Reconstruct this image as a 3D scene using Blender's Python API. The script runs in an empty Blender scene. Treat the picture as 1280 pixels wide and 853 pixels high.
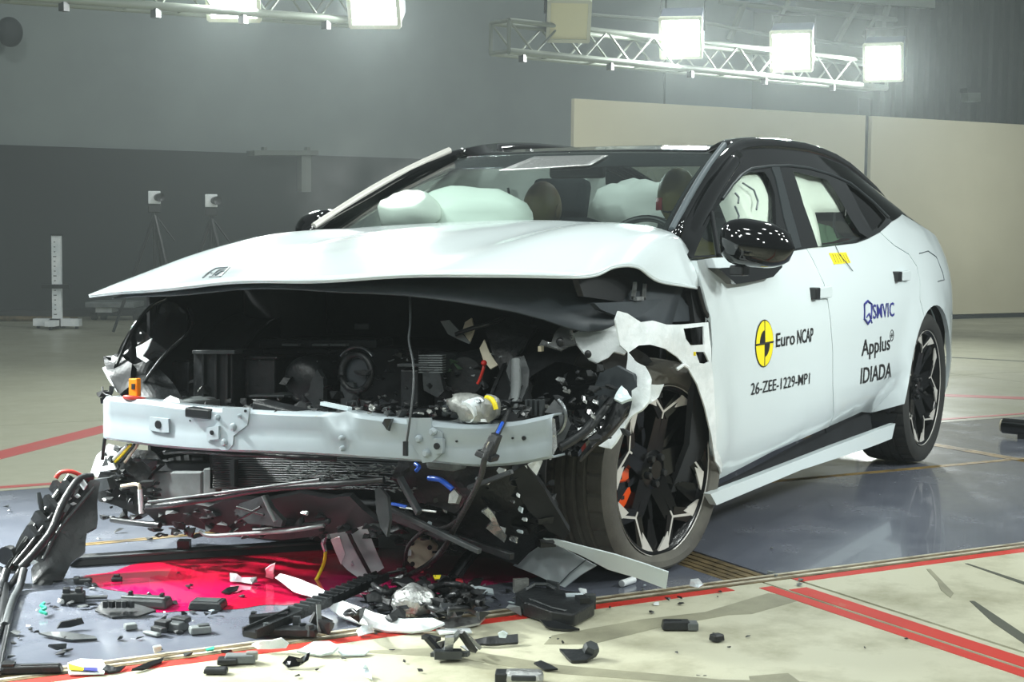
import bpy, bmesh, math, random
import numpy as np
from mathutils import Vector, Matrix, noise
from mathutils.geometry import delaunay_2d_cdt

C = bpy.context.scene.collection
SC = bpy.context.scene
random.seed(7)

# ------------------------------------------------------------------ camera
FPX, IW, IH = 1900.0, 1280.0, 853.0
CAM = Vector((-4.2875, -2.9115, 1.1075))
YAW, PITCH, ROLL = 0.5357, 0.0749, 0.010
_f = Vector((math.cos(YAW)*math.cos(PITCH), math.sin(YAW)*math.cos(PITCH), -math.sin(PITCH)))
_r = Vector((math.sin(YAW), -math.cos(YAW), 0)); _u = _r.cross(_f)
CR = _r*math.cos(ROLL) + _u*math.sin(ROLL); CU = -_r*math.sin(ROLL) + _u*math.cos(ROLL); CF = _f
cd = bpy.data.cameras.new('camera'); cam = bpy.data.objects.new('camera', cd); C.objects.link(cam)
cd.sensor_fit = 'HORIZONTAL'; cd.sensor_width = 36.0; cd.lens = FPX/IW*36.0; cd.clip_end = 200
m = Matrix((CR, CU, -CF)).transposed().to_4x4(); m.translation = CAM; cam.matrix_world = m
SC.camera = cam
SC.view_settings.view_transform = 'Standard'; SC.view_settings.look = 'None'
SC.view_settings.gamma = 1.0; SC.view_settings.use_curve_mapping = False
SC.view_settings.exposure = 0.0

# ------------------------------------------------------------------ dim hall ambience
w = bpy.data.worlds.new('hall_air'); SC.world = w; w.use_nodes = True
w.node_tree.nodes['Background'].inputs[0].default_value = (0.80, 0.92, 0.95, 1)
w.node_tree.nodes['Background'].inputs[1].default_value = 0.16

def area_lamp(name, loc, target, size, power, col=(0.93, 1.0, 0.97), spread=150):
    l = bpy.data.lights.new(name, 'AREA'); l.shape = 'SQUARE'; l.size = size; l.energy = power; l.color = col
    l.spread = math.radians(spread)
    o = bpy.data.objects.new(name, l); C.objects.link(o); o.location = loc
    o.rotation_euler = (Vector(target)-Vector(loc)).to_track_quat('-Z', 'Y').to_euler()
    return o
# two rows of flood lamps hang over the crash area (they show in the mirror and on the paint)
HA = Vector((0.8643, -0.5030, 0)); HN = Vector((0.5030, 0.8643, 0))      # hall axes: along the runway strip / across it
def hall(t, n, z=0.0): return HA*t + HN*n + Vector((0, 0, z))
for k in range(6):
    for n_, z_ in ((-2.6, 3.9), (-1.4, 4.3)):
        p = hall(-4.2+k*1.75, n_, z_)
        area_lamp('flood_or_fill_light', p, (0.6+0.25*(p.x-0.6), -0.6+0.2*(p.y+0.6), 0.4), 0.30, 10.5)
for t_, e in ((-2.2, 42), (-0.6, 42), (4.6, 20)):
    area_lamp('flood_or_fill_light', hall(t_, 2.6, 4.4), (0.6, 0.3, 0.6), 0.34, e)
# unseen fill lamps added before the nose to brighten beam, tread and bonnet
for p, e in (((-4.6, 2.4, 3.3), 30), ((-5.4, 0.2, 3.6), 27), ((-5.2, -2.4, 3.5), 15), ((-2.0, 2.6, 4.2), 62), ((-4.6, -3.4, 2.3), 15)):
    area_lamp('flood_or_fill_light', p, (-0.6, 0.1, 0.4), 0.34, e)
area_lamp('flood_or_fill_light', (-1.6, 4.6, 3.4), (-1.15, 1.15, 0), 0.34, 82, spread=34)  # added fill, brightens the plates left of the nose
area_lamp('flood_or_fill_light', (0.8, -5.6, 3.2), (1.3, -0.9, 0.6), 0.34, 29, spread=70)  # added fill for the car's left side, front half
area_lamp('flood_or_fill_light', (2.8, -5.4, 3.4), (2.4, -0.9, 0.7), 0.34, 23, spread=70)  # second added fill for the left side, towards the tail
area_lamp('flood_or_fill_light', hall(12.0, 4.6, 4.0), hall(12.2, 9.4, 1.0), 0.4, 26, spread=75)  # fill added to lift the cream panel alone
area_lamp('flood_or_fill_light', (-3.4, 3.6, 3.0), (-1.75, 0.15, 0), 0.34, 11, spread=26)  # narrow added fill for the near left floor, kept off the beam
for t_, e in ((-1.0, 62), (5.0, 140)):  # unseen fills added to brighten the back wall
    area_lamp('flood_or_fill_light', hall(t_, 6.2, 6.0), hall(t_+0.6, 13.0, 1.6), 0.5, e)
# ------------------------------------------------------------------ pixel -> place helpers (set out each thing at its own distance)
def RAY(px, py): return (CF + CR*((px-IW/2)/FPX) - CU*((py-IH/2)/FPX))
def FL(px, py, z=0.0):
    d = RAY(px, py); return CAM + d*((z-CAM.z)/d.z)
def XP(px, py, x):
    d = RAY(px, py); return CAM + d*((x-CAM.x)/d.x)
def SD(px, py, y=-0.93):
    d = RAY(px, py); return CAM + d*((y-CAM.y)/d.y)
def HP(px, py, n):
    d = RAY(px, py); return CAM + d*((n-CAM.dot(HN))/d.dot(HN))

def pchip(pts):
    X = [p[0] for p in pts]; Y = [p[1] for p in pts]; n = len(X)
    h = [X[i+1]-X[i] for i in range(n-1)]; dl = [(Y[i+1]-Y[i])/h[i] for i in range(n-1)]
    d = [dl[0]]+[0 if dl[i-1]*dl[i] <= 0 else 2*dl[i-1]*dl[i]/(dl[i-1]+dl[i]) for i in range(1, n-1)]+[dl[-1]]
    def f(x):
        if x <= X[0]: return Y[0]
        if x >= X[-1]: return Y[-1]
        i = max(k for k in range(n-1) if X[k] <= x)
        t = (x-X[i])/h[i]; a = t*t*(3-2*t)
        return Y[i]*(1-a)+Y[i+1]*a + h[i]*(t*(1-t)**2*d[i] - t*t*(1-t)*d[i+1])
    return f

# ------------------------------------------------------------------ materials
def lin(c):
    return tuple(((v/255)/12.92 if v/255 <= 0.04045 else ((v/255+0.055)/1.055)**2.4) for v in c)+(1,)
MATS = {}
def mat(name, col, rough=0.5, metal=0.0, col2=None, nscale=8.0, ndetail=6, thr=(0.4, 0.65), bump=0.0, bscale=40.0, coat=0.0, spec=0.5, rough2=None, emit=None, estr=0):
    m = bpy.data.materials.new(name); m.use_nodes = True; nt = m.node_tree; b = nt.nodes['Principled BSDF']
    b.inputs['Base Color'].default_value = lin(col); b.inputs['Roughness'].default_value = rough
    b.inputs['Metallic'].default_value = metal; b.inputs['Coat Weight'].default_value = coat
    b.inputs['Coat Roughness'].default_value = 0.05; b.inputs['Specular IOR Level'].default_value = spec
    tc = nt.nodes.new('ShaderNodeTexCoord')
    if col2 is not None or rough2 is not None:
        n = nt.nodes.new('ShaderNodeTexNoise'); n.inputs['Scale'].default_value = nscale; n.inputs['Detail'].default_value = ndetail
        n.inputs['Roughness'].default_value = 0.65
        nt.links.new(tc.outputs['Object'], n.inputs['Vector'])
        r = nt.nodes.new('ShaderNodeMapRange'); r.inputs[1].default_value = thr[0]; r.inputs[2].default_value = thr[1]
        nt.links.new(n.outputs['Fac'], r.inputs[0])
        if col2 is not None:
            mx = nt.nodes.new('ShaderNodeMix'); mx.data_type = 'RGBA'
            mx.inputs['A'].default_value = lin(col); mx.inputs['B'].default_value = lin(col2)
            nt.links.new(r.outputs[0], mx.inputs['Factor']); nt.links.new(mx.outputs['Result'], b.inputs['Base Color'])
        if rough2 is not None:
            rr = nt.nodes.new('ShaderNodeMapRange'); rr.inputs[3].default_value = rough; rr.inputs[4].default_value = rough2
            nt.links.new(r.outputs[0], rr.inputs[0]); nt.links.new(rr.outputs[0], b.inputs['Roughness'])
    if bump:
        n2 = nt.nodes.new('ShaderNodeTexNoise'); n2.inputs['Scale'].default_value = bscale; n2.inputs['Detail'].default_value = 5
        nt.links.new(tc.outputs['Object'], n2.inputs['Vector'])
        bp = nt.nodes.new('ShaderNodeBump'); bp.inputs['Strength'].default_value = bump; bp.inputs['Distance'].default_value = 0.01
        nt.links.new(n2.outputs['Fac'], bp.inputs['Height']); nt.links.new(bp.outputs[0], b.inputs['Normal'])
    if emit is not None:
        b.inputs['Emission Color'].default_value = lin(emit); b.inputs['Emission Strength'].default_value = estr
    MATS[name] = m
    return m
def glass(name, tint, gloss=0.02, base=0.06):
    m = bpy.data.materials.new(name); m.use_nodes = True; nt = m.node_tree; nt.nodes.clear()
    o = nt.nodes.new('ShaderNodeOutputMaterial'); mix = nt.nodes.new('ShaderNodeMixShader')
    t = nt.nodes.new('ShaderNodeBsdfTransparent'); g = nt.nodes.new('ShaderNodeBsdfGlossy'); lw = nt.nodes.new('ShaderNodeFresnel')
    ge = nt.nodes.new('ShaderNodeNewGeometry'); io = nt.nodes.new('ShaderNodeMapRange'); io.inputs[3].default_value = 1.5; io.inputs[4].default_value = 1/1.5
    nt.links.new(ge.outputs['Backfacing'], io.inputs[0]); nt.links.new(io.outputs[0], lw.inputs['IOR'])
    t.inputs[0].default_value = lin(tint); g.inputs['Roughness'].default_value = gloss
    nt.links.new(lw.outputs[0], mix.inputs[0]); nt.links.new(t.outputs[0], mix.inputs[1]); nt.links.new(g.outputs[0], mix.inputs[2])
    nt.links.new(mix.outputs[0], o.inputs[0]); MATS[name] = m
    return m

mat('paint', (216, 226, 227), 0.22, coat=0.6, spec=0.5)
mat('paint_inner', (196, 205, 206), 0.4)
mat('torn_paint', (234, 239, 239), 0.32, col2=(216, 223, 223), nscale=14, bump=0.5, bscale=30)
mat('gloss_black', (10, 11, 12), 0.06, coat=0.5)
mat('satin_black', (24, 26, 28), 0.35)
mat('trim_grey', (84, 92, 96), 0.4); mat('pillar_grey', (46, 51, 53), 0.35)
mat('liner', (50, 57, 62), 0.55, col2=(40, 46, 51), nscale=5)
mat('dark_plastic', (20, 22, 24), 0.42, col2=(33, 36, 38), nscale=9, bump=0.25, bscale=60)
mat('dark_matte', (20, 22, 25), 0.7, col2=(30, 33, 36), nscale=6)
mat('grey_plastic', (60, 64, 65), 0.45, col2=(46, 50, 52), nscale=12, bump=0.2)
mat('mid_grey', (112, 117, 117), 0.5, col2=(90, 95, 95), nscale=10)
mat('rubber', (36, 37, 36), 0.75, col2=(48, 48, 46), nscale=5, bump=0.12, bscale=90)
mat('rubber_lit', (76, 74, 69), 0.8, col2=(94, 92, 84), nscale=4, bump=0.12, bscale=90)  # paler rubber for the front tyre, albedo raised in place of missing light
mat('rim_black', (9, 9, 10), 0.22, spec=0.3)
mat('rim_silver', (204, 201, 194), 0.35, metal=0.15)
mat('steel', (165, 170, 172), 0.3, metal=0.9, col2=(120, 124, 126), nscale=9)
mat('crumpled_metal', (205, 208, 208), 0.25, metal=0.75, col2=(150, 152, 152), nscale=16, bump=0.6, bscale=25)
mat('cast_alloy', (152, 154, 150), 0.45, metal=0.5, col2=(112, 114, 110), nscale=14, bump=0.4)
mat('beam_paint', (156, 166, 171), 0.4, metal=0.1, col2=(149, 159, 164), nscale=3)
mat('caliper', (238, 84, 24), 0.35, coat=0.4)
mat('orange', (250, 140, 10), 0.4)
mat('red', (196, 34, 30), 0.45)
mat('red_hose', (205, 52, 40), 0.4)
mat('yellow', (236, 214, 20), 0.4)
mat('sticker_yellow', (240, 220, 30), 0.5)
mat('black_ink', (30, 30, 30), 0.45)
mat('navy_ink', (40, 44, 120), 0.45)
mat('white_plastic', (236, 240, 240), 0.35, col2=(214, 222, 224), nscale=10)
mat('clear_plastic', (215, 228, 232), 0.12, spec=0.7)
mat('beige', (206, 198, 174), 0.5, col2=(190, 180, 154), nscale=9)
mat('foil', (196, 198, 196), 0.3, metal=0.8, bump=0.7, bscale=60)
mat('cloth_seat', (26, 32, 36), 0.8)
mat('airbag', (244, 245, 238), 0.7, bump=0.25, bscale=9)
mat('airbag_green', (236, 242, 234), 0.7, bump=0.25, bscale=9)
mat('interior_green', (72, 98, 74), 0.7)
mat('dummy_skin', (118, 92, 70), 0.5, col2=(104, 100, 52), nscale=3)
mat('dummy_olive', (120, 112, 60), 0.5)
mat('dummy_red', (176, 40, 50), 0.5)
mat('blue_glow_plastic', (30, 84, 190), 0.3)
mat('teal', (40, 160, 130), 0.4)
mat('cable', (30, 31, 32), 0.5, bump=0.5, bscale=80)
mat('disc', (70, 70, 68), 0.5, metal=0.6)
glass('windscreen_glass', (246, 252, 250))
glass('side_glass', (249, 253, 250))
glass('dark_glass', (58, 66, 66)); glass('roof_glass', (196, 206, 206), 0.03)

# ------------------------------------------------------------------ mesh builders
class MB:
    def __init__(self): self.v = []; self.f = []; self.g = []
    def add(self, vs, fs):
        n = len(self.v); self.v += [tuple(p) for p in vs]; self.f += [tuple(i+n for i in q) for q in fs]; return self
    def box(self, c, s, R=None, top=(1, 1)):
        c = Vector(c); R = R or Matrix.Identity(3); vs = []
        for z in (-.5, .5):
            k = top if z > 0 else (1, 1)
            for x, y in ((-.5, -.5), (.5, -.5), (.5, .5), (-.5, .5)):
                vs.append(c + R @ Vector((x*s[0]*k[0], y*s[1]*k[1], z*s[2])))
        return self.add(vs, [(3, 2, 1, 0), (4, 5, 6, 7), (0, 1, 5, 4), (1, 2, 6, 5), (2, 3, 7, 6), (3, 0, 4, 7)])
    def tube(self, pts, r, seg=8, caps=True, flat=1.0):
        pts = [Vector(p) for p in pts]; n = len(pts); rr = r if isinstance(r, (list, tuple)) else [r]*n
        up = None; vs = []
        for i, p in enumerate(pts):
            d = (pts[min(i+1, n-1)]-pts[max(i-1, 0)]).normalized()
            if up is None:
                up = Vector((0, 0, 1)) if abs(d.z) < .9 else Vector((1, 0, 0))
            a = d.cross(up).normalized(); b = a.cross(d).normalized(); up = b
            for k in range(seg):
                t = 2*math.pi*k/seg; vs.append(p + a*(math.cos(t)*rr[i]) + b*(math.sin(t)*rr[i]*flat))
        fs = []
        for i in range(n-1):
            for k in range(seg):
                k2 = (k+1) % seg; fs.append((i*seg+k, i*seg+k2, (i+1)*seg+k2, (i+1)*seg+k))
        if caps: fs += [tuple(range(seg))[::-1], tuple((n-1)*seg+k for k in range(seg))]
        return self.add(vs, fs)
    def bar(self, a, b, wd, ht, up=(0, 0, 1)):
        a, b = Vector(a), Vector(b); d = (b-a); L = d.length; d.normalize(); s = d.cross(Vector(up))
        if s.length < 1e-4: s = d.cross(Vector((1, 0, 0)))
        s.normalize(); u = s.cross(d)
        R = Matrix((d, s, u)).transposed(); return self.box((a+b)/2, (L, wd, ht), R)
    def prism(self, poly, O, U, V, W):
        O, U, V, W = Vector(O), Vector(U), Vector(V), Vector(W); n = len(poly)
        vs = [O+U*a+V*b for a, b in poly]+[O+U*a+V*b+W for a, b in poly]
        return self.add(vs, [tuple(range(n))[::-1], tuple(range(n, 2*n))]+[(i, (i+1) % n, n+(i+1) % n, n+i) for i in range(n)])
    def lathe(self, prof, O, A, seg=48, closed=False):
        A = Vector(A).normalized(); O = Vector(O); x = A.orthogonal().normalized(); y = A.cross(x); vs = []; n = len(prof)
        for k in range(seg):
            t = 2*math.pi*k/seg; e = x*math.cos(t)+y*math.sin(t)
            vs += [O+e*r+A*h for r, h in prof]
        fs = []
        for k in range(seg):
            k2 = (k+1) % seg
            for i in range(n if closed else n-1):
                j = (i+1) % n; fs.append((k*n+i, k*n+j, k2*n+j, k2*n+i))
        return self.add(vs, fs)
    def grid(self, rows, thick=None):
        n = len(rows); k = len(rows[0]); vs = [p for r in rows for p in r]; fs = []
        for i in range(n-1):
            for j in range(k-1): fs.append((i*k+j, i*k+j+1, (i+1)*k+j+1, (i+1)*k+j))
        return self.add(vs, fs)
    def blob(self, c, s, R=None, seg=12, rng=8, nz=0.0, seed=0):
        c = Vector(c); R = R or Matrix.Identity(3); vs = []
        for i in range(rng+1):
            ph = math.pi*i/rng
            for k in range(seg):
                t = 2*math.pi*k/seg; d = Vector((math.sin(ph)*math.cos(t), math.sin(ph)*math.sin(t), math.cos(ph)))
                q = 1+nz*noise.noise(d*2.3+Vector((seed*3.1, seed, 0)))
                vs.append(c+R @ Vector((d.x*s[0]*q, d.y*s[1]*q, d.z*s[2]*q)))
        fs = []
        for i in range(rng):
            for k in range(seg):
                k2 = (k+1) % seg; fs.append((i*seg+k, (i+1)*seg+k, (i+1)*seg+k2, i*seg+k2))
        return self.add(vs, fs)
    def chunk(self, c, s, seed=0, R=None):
        """a broken angular lump: a convex hull of jittered points"""
        rnd = random.Random(seed); c = Vector(c)
        if R is None: R = Matrix.Rotation(rnd.random()*6.3, 3, 'Z')
        bm = bmesh.new()
        for k in range(11):
            bm.verts.new(c+R @ Vector(((rnd.random()-.5)*s[0], (rnd.random()-.5)*s[1], (rnd.random()-.5)*s[2])))
        r = bmesh.ops.convex_hull(bm, input=bm.verts)
        bmesh.ops.delete(bm, geom=[v for v in bm.verts if not v.link_faces], context='VERTS')
        bm.verts.index_update(); self.add([v.co for v in bm.verts], [[v.index for v in f.verts] for f in bm.faces]); bm.free(); return self
    def build(self, name, material, parent=None, smooth=None, bevel=0, solid=0, kind=None, subd=0, label=None):
        me = bpy.data.meshes.new(name); me.from_pydata([tuple(p) for p in self.v], [], self.f)
        bm = bmesh.new(); bm.from_mesh(me); bmesh.ops.remove_doubles(bm, verts=bm.verts, dist=1e-5)
        bmesh.ops.recalc_face_normals(bm, faces=bm.faces); bm.to_mesh(me); bm.free()
        me.materials.append(MATS[material] if isinstance(material, str) else material)
        if smooth is not None:
            me.shade_smooth()
            if smooth: me.set_sharp_from_angle(angle=math.radians(smooth))
        o = bpy.data.objects.new(name, me); C.objects.link(o)
        if solid:
            md = o.modifiers.new('solid', 'SOLIDIFY'); md.thickness = solid; md.offset = 0
        if bevel:
            md = o.modifiers.new('bevel', 'BEVEL'); md.width = bevel; md.segments = 2; md.limit_method = 'ANGLE'
        if subd:
            md = o.modifiers.new('sub', 'SUBSURF'); md.levels = subd; md.render_levels = subd
        if parent is not None:
            o.parent = parent
            if parent.type == 'EMPTY': o.matrix_parent_inverse = Matrix.Translation(-parent.location)
        if kind: o['kind'] = kind
        if label: o['label'] = label
        return o

def thing(name, label, cat, loc, group=None):
    o = bpy.data.objects.new(name, None); C.objects.link(o); o.location = loc; o.empty_display_size = 0.1
    o['label'] = label; o['category'] = cat
    if group: o['group'] = group
    return o
def tag(o, label, cat, group=None, recentre=True):
    o['label'] = label; o['category'] = cat
    if group: o['group'] = group
    if recentre and o.type == 'MESH':
        me = o.data; co = np.empty(len(me.vertices)*3); me.vertices.foreach_get('co', co); co = co.reshape(-1, 3)
        c = (co.min(0)+co.max(0))/2; c[2] = co[:, 2].min(); me.transform(Matrix.Translation(-Vector(c))); o.location = c
    return o
def structure(o): o['kind'] = 'structure'; return o

def inpoly(x, y, P):
    c = False; n = len(P); j = n-1
    for i in range(n):
        if (P[i][1] > y) != (P[j][1] > y) and x < (P[j][0]-P[i][0])*(y-P[i][1])/(P[j][1]-P[i][1])+P[i][0]: c = not c
        j = i
    return c
def resample(P, step):
    out = []
    for i in range(len(P)):
        a, b = Vector(P[i]), Vector(P[(i+1) % len(P)]); k = max(1, int((b-a).length/step))
        for q in range(k): out.append(tuple(a+(b-a)*(q/k)))
    return out
def fill(poly, holes=(), step=0.06):
    """triangulate a 2D outline with holes and inner points -> verts, tris, boundary edges"""
    loops = [resample(poly, step)]+[resample(h, step) for h in holes]
    vs = []; es = []
    for L in loops:
        n0 = len(vs); vs += [Vector(p) for p in L]; es += [(n0+i, n0+(i+1) % len(L)) for i in range(len(L))]
    xs = [p[0] for p in poly]; ys = [p[1] for p in poly]
    nx = int((max(xs)-min(xs))/step)+1; ny = int((max(ys)-min(ys))/step)+1
    bd = np.array([tuple(v) for v in vs])
    for i in range(nx+1):
        for j in range(ny+1):
            x = min(xs)+(i+.5*(j % 2))*step; y = min(ys)+j*step
            if inpoly(x, y, poly) and not any(inpoly(x, y, h) for h in holes):
                if ((bd-np.array((x, y)))**2).sum(1).min() > (step*.45)**2: vs.append(Vector((x, y)))
    r = delaunay_2d_cdt(vs, es, [], 0, 1e-6)
    V, F = r[0], r[2]; T = []
    for f in F:
        cx = sum(V[i][0] for i in f)/3; cy = sum(V[i][1] for i in f)/3
        if inpoly(cx, cy, poly) and not any(inpoly(cx, cy, h) for h in holes): T.append(tuple(f))
    cnt = {}
    for f in T:
        for i in range(3):
            e = (f[i], f[(i+1) % 3]); k = tuple(sorted(e)); cnt.setdefault(k, []).append(e)
    B = [v[0] for v in cnt.values() if len(v) == 1]
    return [tuple(v) for v in V], T, B
def skin(mb, V3, T, B, W3):
    """front layer V3, back layer W3 and the rim between them"""
    n = len(V3); mb.add(list(V3)+list(W3), list(T)+[tuple(n+i for i in f[::-1]) for f in T]+[(a, n+a, n+b, b) for a, b in B][::1])
    return mb
def bentsheet(mb, pts, mode='x', thick=0.004, crumple=0.0, step=None, seed=0, holes=()):
    """a torn sheet: outline points (px, py, depth coordinate) set in space at their own x / y / z, inner points follow"""
    P2 = [(p[0], p[1]) for p in pts]; dv = np.array([p[2] for p in pts]); pp = np.array(P2, float)
    A_ = np.c_[pp-pp.mean(0), np.ones(len(pp))]; co_ = np.linalg.lstsq(A_, dv, rcond=None)[0]; rs_ = (dv-A_ @ co_)*.6; sz_ = ((pp.max(0)-pp.min(0)).max()*.12)**2
    if step is None: step = max(4.0, (pp.max(0)-pp.min(0)).max()/14)
    V, T, B = fill(P2, holes, step); fn = {'x': XP, 'y': SD, 'z': FL}[mode]; out = []
    for a, b in V:
        d2 = ((pp-np.array((a, b)))**2).sum(1)+sz_; wt = 1/d2**1.5; c = float((wt*rs_).sum()/wt.sum()+np.dot(co_, (a-pp[:, 0].mean(), b-pp[:, 1].mean(), 1)))
        p = fn(a, b, c)
        if crumple: p = p+Vector((noise.noise(p*9+Vector((seed, 0, 0))), noise.noise(p*9+Vector((0, seed, 7))), noise.noise(p*9+Vector((3, 0, seed)))))*crumple
        if mode == "z" and p.z < thick+0.001: p.z = thick+0.001
        out.append(p)
    nrm = Vector((0, 0, 0))
    for f in T: nrm += (out[f[1]]-out[f[0]]).cross(out[f[2]]-out[f[0]])
    nrm.normalize()
    if nrm.dot(CAM-out[0]) < 0: nrm = -nrm
    return skin(mb, out, T, B, [p-nrm*thick for p in out])
# ================================================================== SETTING
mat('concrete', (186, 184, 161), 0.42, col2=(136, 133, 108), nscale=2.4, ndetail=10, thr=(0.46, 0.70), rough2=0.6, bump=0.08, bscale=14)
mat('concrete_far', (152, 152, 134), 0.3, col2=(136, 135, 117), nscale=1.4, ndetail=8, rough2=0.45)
mat('subfloor', (62, 56, 44), 0.8)
mat('plate_paint', (98, 102, 113), 0.2, col2=(114, 117, 126), nscale=3.5, ndetail=9, thr=(0.45, 0.75), rough2=0.34, coat=0.3)
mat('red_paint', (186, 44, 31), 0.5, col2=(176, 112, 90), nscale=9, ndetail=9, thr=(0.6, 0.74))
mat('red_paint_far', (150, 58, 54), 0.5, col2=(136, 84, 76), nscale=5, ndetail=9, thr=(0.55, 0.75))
mat('rail_rust', (120, 104, 72), 0.55, metal=0.3, col2=(70, 60, 44), nscale=14, ndetail=8)
mat('seam_rust', (150, 124, 70), 0.5, metal=0.2, col2=(84, 72, 50), nscale=9, ndetail=8)
mat('edge_white', (190, 184, 164), 0.6, col2=(120, 110, 90), nscale=12, ndetail=8)
mat('tyre_mark', (140, 138, 116), 0.55, col2=(118, 116, 98), nscale=6, ndetail=8)
mat('tar', (74, 76, 66), 0.8)
mat('wall_grey', (120, 129, 127), 0.75, col2=(112, 120, 119), nscale=0.8)
mat('wall_dark', (24, 32, 34), 0.7, col2=(20, 27, 29), nscale=0.9)
mat('wall_corrugated', (30, 36, 33), 0.6)
mat('panel_cream', (190, 184, 158), 0.6, col2=(182, 176, 150), nscale=0.7)
mat('truss_alloy', (128, 134, 124), 0.4, metal=0.4)
mat('lamp_body', (38, 46, 74), 0.5)
mat('lamp_lit', (255, 255, 255), 0.5, emit=(244, 255, 252), estr=26)
mat('lamp_off', (214, 208, 168), 0.4)
mat('lamp_frame', (190, 190, 170), 0.5)

floor = structure(MB().box((0, 0, -0.06), (0.1, 0.1, 0.01)).build('floor', 'subfloor'))
def quad(t0, t1, n0, n1, z): return [hall(t0, n0, z), hall(t1, n0, z), hall(t1, n1, z), hall(t0, n1, z)]
def slab(name, t0, t1, n0, n1, material, z=0.0, h=0.03):
    a = quad(t0, t1, n0, n1, z); b = quad(t0, t1, n0, n1, z-h)
    o = MB().add(b+a, [(3, 2, 1, 0), (4, 5, 6, 7), (0, 1, 5, 4), (1, 2, 6, 5), (2, 3, 7, 6), (3, 0, 4, 7)]).build(name, material, floor); o['kind'] = 'structure'; return o
def strip(name, pts, material, h=0.0012, z=0.0):
    n = len(pts); mb = MB().add([Vector((p[0], p[1], z)) for p in pts]+[Vector((p[0], p[1], z+h)) for p in pts], [tuple(range(n))[::-1], tuple(range(n, 2*n))]+[(i, (i+1) % n, n+(i+1) % n, n+i) for i in range(n)])
    o = mb.build(name, material, floor); o['kind'] = 'structure'; return o
slab('subfloor', -12, 26, -9, 14, 'subfloor', -0.016, 0.03)
# concrete in front of the runway strip, cut by the cable track and the tarred joint
slab('concrete_slab', -12, 0.742, -9, -0.945, 'concrete'); slab('concrete_slab', 0.752, 0.858, -9, -0.945, 'concrete')
slab('concrete_slab', 0.872, 4.6, -9, -0.945, 'concrete'); slab('concrete_slab', 4.61, 26, -9, -0.945, 'concrete')
# steel strip plates
for t0, t1 in ((-12, 0.655), (0.83, 3.46), (3.538, 26)):
    for n0, n1 in ((-0.865, 0.540), (0.582, 1.765)): slab('floor_plate', t0, t1, n0, n1, 'plate_paint')
# concrete behind
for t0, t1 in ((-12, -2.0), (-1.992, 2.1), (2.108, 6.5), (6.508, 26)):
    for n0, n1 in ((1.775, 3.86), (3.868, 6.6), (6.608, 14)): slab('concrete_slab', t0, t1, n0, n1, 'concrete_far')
# strip edging, cable track rails, seams
for n0, n1, mm in ((-0.942, -0.928, 'rail_rust'), (-0.922, -0.905, 'edge_white'), (-0.900, -0.886, 'rail_rust'), (-0.882, -0.869, 'edge_white')): slab('edge_rail', -12, 26, n0, n1, mm, 0.001)
for t0, t1 in ((0.662, 0.682), (0.690, 0.715), (0.722, 0.745), (0.755, 0.785), (0.795, 0.822)): slab('cable_rail', t0, t1, -0.866, 1.765, 'rail_rust', -0.002)
slab('seam_bar', -12, 26, 0.542, 0.553, 'seam_rust', 0.0015); slab('seam_bar', -12, 26, 0.557, 0.566, 'seam_rust', 0.0005); slab('seam_bar', -12, 26, 0.569, 0.580, 'seam_rust', 0.0015)
for t0, t1 in ((3.462, 3.482), (3.490, 3.508), (3.516, 3.536)): slab('seam_bar', t0, t1, 0.582, 1.765, 'seam_rust', 0.0015)
# painted red lines
strip('red_line', quad(-12, 0.60, -0.992, -0.948, 0), 'red_paint'); strip('red_line', quad(0.86, 26, -0.992, -0.948, 0), 'red_paint')
strip('red_line', quad(0.688, 0.738, -9, -1.0, 0), 'red_paint'); strip('red_line', quad(0.756, 0.826, -9, -1.06, 0), 'red_paint')
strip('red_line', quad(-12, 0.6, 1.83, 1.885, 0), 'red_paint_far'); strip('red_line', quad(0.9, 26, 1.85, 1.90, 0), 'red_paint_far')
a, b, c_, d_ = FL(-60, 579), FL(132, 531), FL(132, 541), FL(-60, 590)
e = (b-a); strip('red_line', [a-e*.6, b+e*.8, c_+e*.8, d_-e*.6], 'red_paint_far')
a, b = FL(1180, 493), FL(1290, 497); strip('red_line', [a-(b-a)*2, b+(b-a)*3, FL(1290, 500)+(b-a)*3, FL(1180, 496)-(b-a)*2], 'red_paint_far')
a, b = FL(1180, 446), FL(1290, 452); strip('floor_seam', [a-(b-a), b+(b-a)*2, FL(1290, 453)+(b-a)*2, FL(1180, 447)-(b-a)], 'tar')
# tarred cracks and rubber marks on the concrete
strip('crack', [FL(1206, 705), FL(1210, 705), FL(1290, 731), FL(1290, 735)], 'tar')
strip('crack', [FL(1158, 712), FL(1163, 712), FL(1192, 742), FL(1188, 748), FL(1176, 738), FL(1172, 728)], 'tyre_mark')
strip('crack', [FL(1212, 752), FL(1218, 752), FL(1290, 800), FL(1290, 812), FL(1240, 778)], 'tar')
strip('rubber_mark', [FL(430, 815), FL(560, 810), FL(700, 832), FL(900, 850), FL(1010, 853), FL(900, 858), FL(690, 842), FL(560, 822)], 'tyre_mark', 0.0006)
strip('rubber_mark', [FL(690, 795), FL(800, 775), FL(930, 760), FL(940, 764), FL(820, 786), FL(740, 806), FL(680, 806)], 'tyre_mark', 0.0006)
strip('rubber_mark', [FL(860, 772), FL(960, 742), FL(1010, 748), FL(940, 768)], 'tyre_mark', 0.0005)
strip('rubber_mark', [FL(936, 846), FL(985, 842), FL(1000, 853), FL(940, 860)], 'tyre_mark', 0.0008)

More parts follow.
